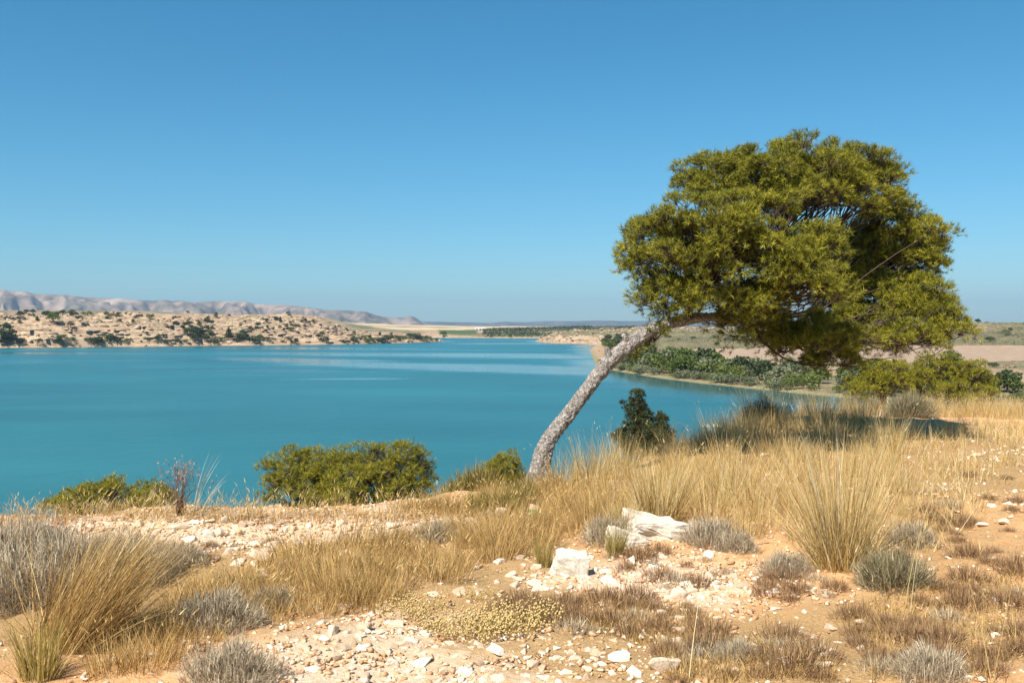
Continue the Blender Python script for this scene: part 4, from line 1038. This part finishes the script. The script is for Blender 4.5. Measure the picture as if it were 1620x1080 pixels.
for i, p in enumerate(scatter_px(PE, 30, 0.13)):
    if i % 3: place('grass_tuft', random.choice(shortv), p, random.uniform(0.8, 1.2), 'brownish grass tuft on the crest,', 'grass tuft', 'crest grass left of the pine foot')
    else: place('olive_herb', random.choice(olv), p, random.uniform(0.8, 1.3), 'olive-green herb clump on the crest,', 'herb', 'olive herbs on the crest')
for px_ in np.linspace(690, 770, 9):
    p = at(px_, 790, 9.6); p[2] = G(p[0], p[1])
    place('olive_herb', random.choice(olv), p, random.uniform(1.1, 1.6), 'olive-brown herb clump at the slope edge,', 'herb', 'olive herbs by the broad pine shrub')
for px_ in np.linspace(640, 785, 16):
    p = gp(px_, random.uniform(799, 812))
    place('grass_tuft', random.choice(shortv), p, random.uniform(0.6, 1.0), 'brownish tuft on the bare crest mound,', 'grass tuft', 'tufts on the crest mound')
# crest stalks on the left
crestv = [tussock_mesh('crest_stalks', 46, 0.12, h, .3, .35, 0.0034, M['gold'], 3, heads=0.8) for h in (0.16, 0.2, 0.26)]
for px_ in np.linspace(8, 690, 74):
    p = gp(px_, 819 + random.uniform(-5, 8) + (8 if px_ < 60 else 0))
    place('crest_stalks', random.choice(crestv), p, random.uniform(0.6, 1.15), 'seed-headed dry stalks on the crest,', 'dry stalks', 'dry stalks along the left crest')
# arching pale stalks and the red-brown plant
for (px_, tx, hgt, ln_, lab) in ((305, 0.5, 1.2, .55, 'long pale stalk arching highest over the water from the crest'), (318, 0.8, 1.3, .42, 'pale stalk arching low beside the taller one on the crest')):
    mb = MB(); n = 9; p = gp(px_, 816)
    V, Fq_, rn, _ = ribbons(np.zeros((n, 3)) + RNG.normal(size=(n, 3)) * .012 * np.array([1, 1, 0]), RNG.normal(size=n) * .12, ln_ * U(.7, 1.05, n), U(.15, .3, n) + 0.1 * (tx > .6), U(.4, .7, n) * tx * 1.2, np.full(n, .007), 6); mb.add(V, Fq_, rn)
    place('grass_stalk', mb.mesh('grass_stalk', M['pale_stalk']), p, 1.0, lab, 'grass stalk', rz=0)
mb = MB(); n = 70; a = U(0, 6.28, n)
V, Fq_, rn, tip = ribbons(np.zeros((n, 3)), a, U(.18, .36, n), np.abs(RNG.normal(size=n)) * .5, RNG.normal(size=n) * .3, np.full(n, .0055), 4); mb.add(V, Fq_, rn * .6)
V, Fq_, rn, tip2 = ribbons(np.repeat(tip, 3, 0), U(0, 6.28, n * 3), U(.05, .12, n * 3), U(.2, 1.0, n * 3), RNG.normal(size=n * 3) * .2, np.full(n * 3, .004), 2); mb.add(V, Fq_, rn)
V, Fq_, rn, _ = ribbons(tip2, U(0, 6.28, n * 3), np.full(n * 3, .016), U(0, 1, n * 3), np.zeros(n * 3), np.full(n * 3, .012), 2); mb.add(V, Fq_, rn * .2 + .8)
place('twiggy_plant', mb.mesh('twiggy_plant', M['red']), gp(283, 816), 1.05, 'red-brown leafless twiggy plant on the crest above the water', 'dry plant', rz=0)

# --- grey cushions
greyv = [dome_mesh('grey_cushion', 3600, 0.22, M['grey'], 0.065, 0.0034, 0.75, 1.3), dome_mesh('grey_cushion', 3200, 0.2, M['grey'], 0.06, 0.0034, 0.85, 1.3)]
greyb = dome_mesh('grey_mass', 7500, 0.38, M['grey'], 0.085, 0.0036, 0.9, 1.3)
for px_, py_, s_, lab in ((20, 960, 1.0, 'grey twiggy shrub mass at the crest beside the golden tussock, nearest the orange fragments'), (110, 935, 1.0, 'grey twiggy shrub behind the golden leaning tussock'), (195, 915, .85, 'grey twiggy shrub between the golden tussock and the stony bank'), (-30, 905, 1.1, 'grey twiggy shrub on the crest against the lake, half cut off'), (60, 895, .9, 'pale grey shrub just below the orange fragments')):
    place('grey_shrub', greyb, gp(px_, py_), s_, lab, 'shrub')
for px_, py_, s_, lab in ((288, 892, .85, 'small grey cushion shrub alone on the stony left bank'), (345, 988, 1.05, 'grey cushion shrub in the golden grass below the stony bank'), (365, 1075, 1.0, 'grey cushion shrub at the left end of the pale gravel'), (690, 852, .75, 'faded grey cushion shrub on the band of golden grass'),
                          (965, 855, 1.05, 'dark grey cushion shrub left of the long white boulder'), (1125, 858, 1.05, 'pale grey cushion shrub right of the long white boulder'), (1165, 870, .8, 'pale grey cushion shrub next to the other one, by straw grass'), (1245, 905, .75, 'purplish grey cushion left of the fan-shaped tussock'), (1440, 860, .95, 'faint grey cushion behind the fan-shaped tussock'),
                          (1165, 1040, .5, 'grey-green low twigs on the brown stubble below the orange soil'), (430, 960, .7, 'grey twiggy cushion at the end of the golden grass band'), (1310, 850, .7, 'grey cushion hidden at the back of the fan-shaped tussock'), (1470, 1070, .8, 'grey cushion shrub cut by the lower frame on brown stubble')):
    place('grey_shrub', random.choice(greyv), gp(px_, py_), s_, lab, 'shrub')
sg = dome_mesh('sage_cushion', 2600, 0.22, M['sage'], 0.10, 0.005, 0.85)
place('grey_shrub', sg, gp(1415, 925), 0.95, 'grey-green upright cushion shrub right of the fan-shaped tussock', 'shrub')
sg2 = dome_mesh('sage_bush', 4200, 0.42, M['sage'], 0.11, 0.0075, 0.95)
place('sage_bush', sg2, gp(1440, 660), 0.9, 'grey-green bush standing before the yellow-green pine shrubs', 'bush')
dk = [dome_mesh('dark_shrub', 1300, 0.30, M['dark'], 0.13, 0.006, 1.15, 0.9) for _ in range(2)]
for px_, py_, s_, lab in ((1120, 690, 1.0, 'dark dry shrub behind tall grass, next to the juniper'), (1165, 676, .9, 'dark dry shrub behind tall grass in the middle of the crest'), (1075, 698, 1.0, 'dark dry shrub right beside the juniper'), (1098, 692, 1.05, 'dark dry shrub, second along the crest from the juniper'), (1145, 682, 1.1, 'dark dry shrub under the bare upright stick'), (1205, 670, 1.0, 'dark dry shrub where the crest meets the pine shade')):
    place('dark_shrub', random.choice(dk), gp(px_, py_), s_, lab, 'shrub')
# bare sticks
for px_, py_, ln_, le, lab in ((1062, 690, .62, .55, 'bare dark stick slanting up beside the juniper'), (1118, 680, .5, .1, 'bare dark upright stick above the tall grass')):
    mb = MB(); V, Fq_ = tube(bez([(0, 0, -.05), (ln_ * .45 * math.sin(le), 0, ln_ * .5), (ln_ * math.sin(le), .02, ln_ * math.cos(le))], 8), np.linspace(.012, .005, 8), 6); mb.add(V, Fq_, .3)
    V, Fq_ = tube([(ln_ * .45 * math.sin(le), 0, ln_ * .5), (ln_ * .45 * math.sin(le) + .02, 0.03, ln_ * .68)], [.006, .003], 5); mb.add(V, Fq_, .3)
    place('dead_stick', mb.mesh('dead_stick', M['dark']), gp(px_, py_), 1.0, lab, 'stick', rz=0)

for i in range(26):
    x_, y_ = -4.6 - 4.2 * random.random(), 3.4 + 4.6 * random.random()
    if x_ / y_ > -0.66: continue
    p = np.array([x_, y_, float(G(np.array([x_]), np.array([y_]))[0])])
    if i % 3 == 0: place('grey_shrub', random.choice(greyv), p, random.uniform(.8, 1.2), 'grey cushion shrub,', 'shrub', 'grey cushions beyond the leaning tussock')
    else: place('grass_tuft', random.choice(shortv), p, random.uniform(.8, 1.3), 'golden-brown grass tuft,', 'grass tuft', 'grass beyond the leaning tussock')
# --- low brown herbs
brv = [dome_mesh('brown_herb', 520, 0.13, M['brown'], 0.06, 0.0036, 0.6) for _ in range(3)] + [dome_mesh('brown_herb', 380, 0.10, M['grey'], 0.05, 0.0034, 0.5)]
PH = [[(770, 960), (960, 940), (1090, 960), (1150, 1000), (1100, 1040), (980, 1010), (860, 990)], [(1040, 1030), (1250, 1010), (1330, 1075), (1060, 1078)], [(1180, 930), (1300, 900), (1340, 935), (1260, 960)], [(1330, 960), (1620, 900), (1620, 1076), (1380, 1076)], [(1440, 800), (1620, 700), (1620, 900), (1460, 900)], [(960, 880), (1110, 870), (1180, 930), (1060, 950)], [(250, 870), (440, 850), (450, 880), (300, 890)]]
labs = ['brown dry herb by the gravel,', 'brown dry herb in stubble,', 'brown dry herb on bare soil,', 'brown dry herb on orange soil,', 'brown dry herb on the path,', 'brown dry herb among scree,', 'brown dry herb on the bank,']
for poly, cnt_, lab in zip(PH, (28, 24, 10, 26, 20, 14, 6), labs):
    for p in scatter_px(poly, cnt_, 0.13):
        place('dry_herb', random.choice(brv), p, random.uniform(0.4, 1.15), lab, 'herb', lab[:-1] + 's')
# herbs with round yellow seed heads
def bobble_mesh():
    n = 240; a = U(0, 6.28, n); r = .17 * np.sqrt(U(0, 1, n))
    mb = MB()
    V, Fq_, rn, tip = ribbons(np.stack([r * np.cos(a), r * np.sin(a), -.02 + 0 * a], -1), a, U(.05, .13, n), U(0, .6, n), U(0, .5, n), np.full(n, .003), 2); mb.add(V, Fq_, rn * .3)
    o8 = np.array([(1, 0, 0), (-1, 0, 0), (0, 1, 0), (0, -1, 0), (0, 0, 1), (0, 0, -1)], float) * .0085
    f8 = np.array([(0, 2, 4), (2, 1, 4), (1, 3, 4), (3, 0, 4), (2, 0, 5), (1, 2, 5), (3, 1, 5), (0, 3, 5)])
    mb.add((tip[:130, None, :] + o8[None]).reshape(-1, 3), (np.arange(130)[:, None, None] * 6 + f8[None]).reshape(-1, 3), np.repeat(U(.5, 1, 130), 6))
    return mb.mesh('seedhead_herb', M['bobble'])
bm1 = [bobble_mesh(), bobble_mesh()]
for px_, py_, s_ in ((640, 970, .8), (665, 965, .8), (690, 985, .7), (715, 1000, .8), (745, 1008, .9), (770, 990, .9), (800, 985, 1.0), (830, 985, 1.0), (815, 1000, .9), (760, 945, .6), (775, 1005, .8), (850, 975, .8)):
    LANDP = [t for t in LANDP if t[0] != 'the yellow seed-head herbs'] if px_ == 640 else LANDP
    place('seedhead_herb', random.choice(bm1), gp(px_, py_), s_, 'herb with round yellow seed heads,', 'herb', 'yellow seed-head herbs')

# --- loose single blades over everything: one mass
def field(name, zones_, n, h, width, mat, label, lean=.35):
    pts = []
    per = n // len(zones_)
    for poly in zones_:
        xs = [p[0] for p in poly]; ys = [p[1] for p in poly]; c = 0
        ws_ = []
        for p in poly:
            q = gp(*p); ws_.append((q[0], q[1]))
        x0, x1 = min(w[0] for w in ws_), max(w[0] for w in ws_); y0, y1 = min(w[1] for w in ws_), max(w[1] for w in ws_)
        X = U(x0, x1, per * 4); Y = U(y0, y1, per * 4)
        keep_ = np.array([poly_in(ws_, a, b) for a, b in zip(X, Y)]) & (fbm(X, Y, .7, 2, 9) > -.15)
        X = X[keep_][:per]; Y = Y[keep_][:per]
        pts.append(np.column_stack([X, Y, G(X, Y) - .01]))
    P_ = np.concatenate(pts); n = len(P_)
    mb = MB()
    V, Fq_, rn, tip = ribbons(P_, U(0, 6.28, n), h * U(.3, 1.1, n), np.abs(RNG.normal(size=n)) * lean, U(-.2, .7, n), width * U(.7, 1.3, n), 3 if h > .2 else 2); mb.add(V, Fq_, rn)
    tag(link(name, mb.mesh(name, mat)), label, 'grass', kind='stuff')
field('dry_grass', [PA, PA, [(1250, 870), (1440, 830), (1460, 740), (1420, 670), (1620, 668), (1620, 760), (1480, 880)]], 21000, .26, .0042, M['straw'], 'fine dry straw grass filling the ground between the tussocks', .5)
field('dry_stubble', [PB, PC, PD, PE, PH[0], PH[1], PH[3]], 17000, .10, .0036, M['gold'], 'short golden-brown stubble on the stony ground', .6)
field('grass_litter', [PH[4], [(1420, 670), (1620, 664), (1620, 780), (1460, 860), (1430, 740)], PH[3], PH[1], PH[0], [(0, 1080), (0, 860), (300, 900), (420, 1000), (200, 1078)]], 26000, .05, .004, M['gold'], 'flattened dry grass litter over soil and path', 1.3)
for px_, py_, ln_ in ((1095, 1075, .5), (1210, 1060, .3), (1375, 1079, .55), (1390, 1079, .5), (1565, 1079, .6), (1590, 1079, .5), (820, 1010, .38), (835, 1010, .34), (1425, 960, .6), (1395, 955, .55), (1440, 965, .5)):
    mb = MB(); n = 3
    V, Fq_, rn, tip = ribbons(RNG.normal(size=(n, 3)) * .02 * np.array([1, 1, 0]), U(0, 6.28, n), ln_ * U(.8, 1.1, n), U(.03, .2, n), U(-.1, .3, n), np.full(n, .0042), 5); mb.add(V, Fq_, rn)
    V, Fq_, rn, _ = ribbons(tip, U(0, 6.28, n), np.full(n, .045), U(0, .4, n), np.full(n, .2), np.full(n, .0055), 2); mb.add(V, Fq_, rn)
    place('grass_stalk', mb.mesh('grass_stalk', M['straw']), gp(px_, py_), 1.0, 'thin pale dry stalks on open ground,', 'grass stalk', 'thin dry stalks on open ground')

# ------------------------------------------------------------------ stones
def hull_mesh(name, npts, flat, seed, mat, detail=0, rough=0.05, boxy=False):
    rs = np.random.default_rng(seed)
    d = rs.normal(size=(npts, 3)); d /= np.linalg.norm(d, axis=1)[:, None]
    p = d * rs.uniform(.75, 1.0, (npts, 1)) * np.array([1, rs.uniform(.65, .95), flat])
    if boxy:
        cor = np.array([(x, y, z_) for x in (-.85, .85) for y in (-.7, .7) for z_ in (-.8, .8)]) + rs.uniform(-.38, .38, (8, 3))
        p = np.concatenate([cor * np.array([1, 1, flat]), p[:7]])
    bm = bmesh.new()
    for q in p: bm.verts.new(q)
    r = bmesh.ops.convex_hull(bm, input=bm.verts)
    for v in [v for v in bm.verts if not v.link_faces]: bm.verts.remove(v)
    if detail:
        bmesh.ops.dissolve_limit(bm, angle_limit=0.12, verts=bm.verts, edges=bm.edges)
        bmesh.ops.triangulate(bm, faces=bm.faces)
        bmesh.ops.bevel(bm, geom=list(bm.edges), offset=0.05, segments=1, affect='EDGES', clamp_overlap=True)
        for _ in range(detail):
            bmesh.ops.triangulate(bm, faces=bm.faces)
            bmesh.ops.subdivide_edges(bm, edges=bm.edges, cuts=1, use_grid_fill=True)
        for v in bm.verts:
            c = v.co
            v.co = c + c.normalized() * (rough * mnoise.noise(c * 2.1 + Vector((seed, 0, 0))) + rough * .6 * mnoise.noise(c * 5.3) + rough * .35 * mnoise.noise(c * 12))
    bmesh.ops.triangulate(bm, faces=bm.faces)
    me = bpy.data.meshes.new(name); bm.to_mesh(me); bm.free()
    a = me.attributes.new('rnd', 'FLOAT', 'POINT'); a.data.foreach_set('value', np.full(len(me.vertices), .5, np.float32))
    me.materials.append(mat)
    return me
def boulder(px_, py_, wpx, hpx, label, mat='boulder', seed=1, tilt=(0, 0, 0), flat=.6, name='boulder', sink=.25, npts=16, detail=2, boxy=False):
    p = gp(px_, py_); k = p[1] / F
    me = hull_mesh(name, npts, flat, seed, M[mat], 3 if boxy else detail, .13 if boxy else .06, boxy)
    o = link(name, me); sx = wpx * k / 2 * 1.2; sz = hpx * k / 2 / flat * 1.2
    o.scale = (sx, sx * .75, sz); o.rotation_euler = tilt
    o.location = (p[0], p[1] + sx * .3, p[2] + hpx * k / 2 - hpx * k * sink)
    return tag(o, label, 'boulder' if name == 'boulder' else 'stone')
boulder(1038, 852, 100, 36, 'long white flat boulder lying before the yellow tussock', seed=5, tilt=(0, .10, .1), flat=.45, sink=.2, boxy=True)
boulder(993, 866, 52, 32, 'cream tilted slab boulder at the left end of the long white boulder', seed=8, tilt=(0, .35, .2), flat=.5, boxy=True)
boulder(901, 910, 43, 41, 'square pale boulder with dark gap under its lower edge', seed=15, tilt=(.12, .22, .3), flat=.8, sink=.18, boxy=True)
boulder(845, 815, 22, 26, 'pale upright stone behind the green bottle', 'stone', 21, (0, 0, .2), .9, 'stone')
boulder(793, 817, 22, 20, 'white knobbly stone at the end of the stony crest', 'stone', 22, (0, 0, .2), .8, 'stone')
boulder(774, 818, 16, 16, 'small white stone beside the knobbly one on the crest', 'stone', 23, (0, 0, .9), .8, 'stone')
boulder(342, 847, 22, 16, 'smooth grey-white stone with dark shaded front on the left bank', 'stone', 24, (0, 0, .5), .8, 'stone', detail=1)
boulder(283, 838, 24, 14, 'white rounded stone at the top of the left bank', 'stone', 25, (0, 0, .2), .8, 'stone')
boulder(377, 845, 14, 10, 'ochre stone on the left bank right of the grey-white stone', 'ochre', 26, (0, 0, .2), .8, 'stone')
boulder(453, 821, 16, 14, 'pointed cream stone on the crest under the broad pine shrub', 'stone', 27, (0, 0, .2), .9, 'stone')
boulder(412, 888, 40, 22, 'leaning pale slab among rubble on the left bank', 'stone', 28, (.5, .25, .3), .35, 'stone')
boulder(432, 866, 26, 14, 'flat pale slab on the left bank near the golden grass', 'stone', 29, (0, 0, .2), .5, 'stone')
boulder(372, 895, 20, 12, 'pale stone at the lower edge of the left rubble bank', 'stone', 30, (0, 0, .2), .6, 'stone')
boulder(214, 875, 28, 20, 'pale block half hidden between grey shrubs on the left bank', 'stone', 31, (0, 0, .2), .6, 'stone')
boulder(1050, 1062, 60, 34, 'broad white stone at the bottom edge beside brown stubble', 'stone', 32, (0, 0, .2), .5, 'stone')
boulder(1073, 948, 38, 24, 'white stone on the orange soil below the long boulder', 'stone', 33, (0, -.3, .2), .6, 'stone')
boulder(1072, 1020, 18, 18, 'small upright white wedge stone on brown stubble', 'stone', 34, (0, .4, .2), .8, 'stone')
boulder(1048, 975, 22, 14, 'white angular stone among brown herbs', 'stone', 35, (0, 0, .2), .8, 'stone')
boulder(716, 990, 24, 20, 'pointed pinkish stone beside the yellow seed-head herbs', 'stone', 36, (0, 0, .2), .9, 'stone')
boulder(749, 977, 13, 11, 'round cream stone among the yellow seed-head herbs', 'stone', 37, (0, 0, .2), .9, 'stone')
boulder(540, 965, 20, 14, 'pinkish white stone at the lower edge of the golden grass', 'stone', 38, (0, 0, .2), .8, 'stone')
boulder(686, 945, 24, 14, 'pale stone with dark crack at the end of the golden grass', 'stone', 39, (0, 0, .2), .6, 'stone')
boulder(728, 940, 26, 16, 'white slab stone above the yellow seed-head herbs', 'stone', 40, (0, 0, .2), .6, 'stone')
boulder(756, 938, 22, 10, 'flat white stone just right of the white slab stone', 'stone', 41, (0, 0, .2), .5, 'stone')
boulder(540, 1030, 32, 18, 'large cream stone in the lower left gravel', 'stone', 42, (0, 0, .2), .6, 'stone')
boulder(640, 1022, 30, 14, 'flat white stone with a dark gap in the gravel', 'stone', 43, (0, 0, .2), .45, 'stone')
boulder(1362, 989, 22, 12, 'white flat stone on orange soil below the fan-shaped tussock', 'stone', 44, (0, 0, .2), .5, 'stone')
boulder(1297, 1030, 28, 16, 'pale stone on brown stubble below the orange soil', 'stone', 45, (0, 0, .2), .6, 'stone')
boulder(1317, 1032, 14, 10, 'small pale stone beside a dead stem on brown stubble', 'stone', 46, (0, 0, .2), .6, 'stone')
boulder(1262, 757, 12, 9, 'small white stone in front of the tall straw grass', 'stone', 47, (0, 0, .2), .6, 'stone')
boulder(1208, 722, 16, 7, 'white stone lying in the tall straw grass', 'stone', 48, (0, 0, .2), .6, 'stone')
boulder(1548, 722, 22, 8, 'flat pale stone on the path to the plateau rim', 'stone', 49, (0, 0, .2), .5, 'stone')
boulder(1080, 828, 18, 9, 'grey-white stone half hidden right of the yellow tussock', 'stone', 50, (0, 0, .2), .6, 'stone')
boulder(866, 830, 10, 8, 'small white stone on bare soil beside the green bottle', 'stone', 51, (0, 0, .2), .6, 'stone')
# fired clay pieces on the crest
boulder(92, 830, 26, 8, 'orange-red clay fragment on the left crest', 'redclay', 61, (0, .1, .2), .4, 'stone', detail=1)
boulder(80, 845, 26, 16, 'rust-brown fragment below the orange-red one on the left crest', 'rust', 62, (0, .2, .1), .6, 'stone', detail=1)

# green bottle
m, nt, out = new_mat('green_glass'); M['glass'] = m
p_ = principled(nt, out, (0.02, 0.17, 0.03), 0.12, spec=0.5); p_.inputs['Transmission Weight'].default_value = 0.55
m, nt, out = new_mat('bottle_label'); principled(nt, out, (0.07, 0.24, 0.05), 0.5); M['blabel'] = m
def lathe(prof, sides=20):
    V = []; n = len(prof)
    for r, zz_ in prof:
        for k in range(sides):
            a = 2 * math.pi * k / sides; V.append((r * math.cos(a), r * math.sin(a), zz_))
    i = np.arange(n - 1)[:, None] * sides; j = np.arange(sides)[None]; j2 = (j + 1) % sides
    return np.array(V), np.stack([i + j, i + j2, i + sides + j2, i + sides + j], -1).reshape(-1, 4)
p = gp(845, 818)
bo = empty('bottle', (p[0] - .06, p[1] - .04, p[2] + .034), 'small green bottle lying in front of the pale upright stone', 'bottle')
bo.rotation_euler = (0, math.radians(88), math.radians(6))
mb = MB(); V, Fq_ = lathe([(0.001, 0), (.024, .001), (.030, .006), (.031, .02), (.031, .085), (.027, .10), (.016, .118), (.0125, .125), (.0125, .15)]); mb.add(V, Fq_); link('body', mb.mesh('body', M['glass'], True), bo)
mb = MB(); V, Fq_ = lathe([(.0314, .028), (.0316, .03), (.0316, .07), (.0314, .072)]); mb.add(V, Fq_); link('label', mb.mesh('label', M['blabel'], True), bo)
mb = MB(); V, Fq_ = lathe([(.0145, .147), (.0145, .163), (.001, .164)]); mb.add(V, Fq_); link('cap', mb.mesh('cap', M['blabel'], True), bo)

# --- loose stones one can pick out
stv = [hull_mesh('stone', 13, f_, 100 + i, M['stone'], 1 if i < 6 else 0, .05) for i, f_ in enumerate((.55, .45, .7, .6, .5, .8, .6, .45, .7, .55))]
PS = [([(470, 1075), (520, 1000), (640, 985), (740, 1010), (860, 1010), (1000, 1040), (1010, 1076)], 70, 'pale stone in the gravel,', (.03, .085)),
      ([(200, 840), (330, 828), (470, 835), (470, 870), (420, 915), (330, 880), (230, 880)], 52, 'pale stone on the left bank,', (.035, .09)),
      ([(70, 832), (260, 822), (460, 826), (660, 822), (770, 820), (760, 832), (640, 842), (460, 838), (200, 835)], 50, 'pale stone on the crest,', (.035, .09)),
      ([(780, 885), (900, 870), (1000, 880), (1140, 880), (1180, 930), (1090, 975), (960, 940), (880, 940), (770, 925)], 62, 'pale stone in the scree,', (.03, .085)),
      ([(1090, 890), (1260, 930), (1400, 960), (1380, 1060), (1100, 1060), (1060, 1000)], 28, 'pale stone on orange soil,', (.03, .07)),
      ([(1480, 690), (1620, 680), (1620, 900), (1500, 900)], 13, 'pale stone on the path,', (.035, .08))]
for poly, cnt_, lab, (s0, s1) in PS:
    for p in scatter_px(poly, cnt_, 0.09):
        r = random.uniform(0, 1) ** 1.8 * (s1 - s0) + s0
        o = link('stone', random.choice(stv)); o.scale = (r, r * random.uniform(.7, 1), r * random.uniform(.6, 1)); o.rotation_euler = (random.uniform(-.25, .25), random.uniform(-.25, .25), random.uniform(0, 6.28))
        o.location = (p[0], p[1], p[2] + r * .06); tag(o, near(lab, p, sizew(r, .045, .065, ('small', 'fist-sized', 'large'))), 'stone', lab[:-1] + 's')
# --- gravel: one mass
def gravel(name, n, s0, s1, label, wts):
    xs = U(-9.5, 12, n * 6); ys = U(3.6, 18, n * 6) if wts == 'wide' else U(3.6, 11, n * 6)
    vis = np.abs(xs / ys) < 1.0
    xs, ys = xs[vis], ys[vis]
    w = np.clip(zone(PALE, xs, ys), 0, 1) * 0.9 + 0.10 + .08 * (xs > 1)
    w = w * np.clip(1.0 - .75 * np.clip(zone(LITTER, xs, ys) - .3, 0, 1), .15, 1) * (0.55 + .9 * (fbm(xs, ys, .5, 2, 15) > -.1))
    w = w * (ys < np.interp(xs, EX, EY) + .5)
    k = U(0, 1, len(xs)) < w
    xs, ys = xs[k][:n], ys[k][:n]; n = len(xs)
    protos = []
    for i in range(6):
        me = hull_mesh('tmp', 9, (.5, .6, .4, .7, .5, .55)[i], 300 + i, M['gravel'])
        v = np.zeros(len(me.vertices) * 3); me.vertices.foreach_get('co', v); f = np.zeros(len(me.polygons) * 3, np.int32); me.loops.foreach_get('vertex_index', f)
        protos.append((v.reshape(-1, 3), f.reshape(-1, 3))); bpy.data.meshes.remove(me)
    mb = MB(); which = RNG.integers(0, 6, n); sz = s0 + (s1 - s0) * U(0, 1, n) ** 2.5
    zs = G(xs, ys)
    for i, (v, f) in enumerate(protos):
        ix = np.where(which == i)[0]; c = len(ix)
        if not c: continue
        th = U(0, 6.28, c); sc_ = sz[ix][:, None] * U(.65, 1.1, (c, 3))
        W = v[None] * sc_[:, None, :]; W[..., 2] += W[..., 0] * U(-.3, .3, (c, 1))
        X = W[..., 0] * np.cos(th)[:, None] - W[..., 1] * np.sin(th)[:, None]; Y = W[..., 0] * np.sin(th)[:, None] + W[..., 1] * np.cos(th)[:, None]
        W = np.stack([X + xs[ix][:, None], Y + ys[ix][:, None], W[..., 2] + zs[ix][:, None] + sz[ix][:, None] * .09], -1)
        mb.add(W.reshape(-1, 3), (np.arange(c)[:, None, None] * len(v) + f[None]).reshape(-1, 3), np.repeat(U(0, 1, c), len(v)))
    tag(link(name, mb.mesh(name, M['gravel'])), label, 'gravel', kind='stuff')
gravel('gravel', 31000, .008, .040, 'pale broken limestone gravel over the orange soil', 'near')
gravel('path_gravel', 9000, .012, .04, 'scattered pale pebbles over soil and path', 'wide')
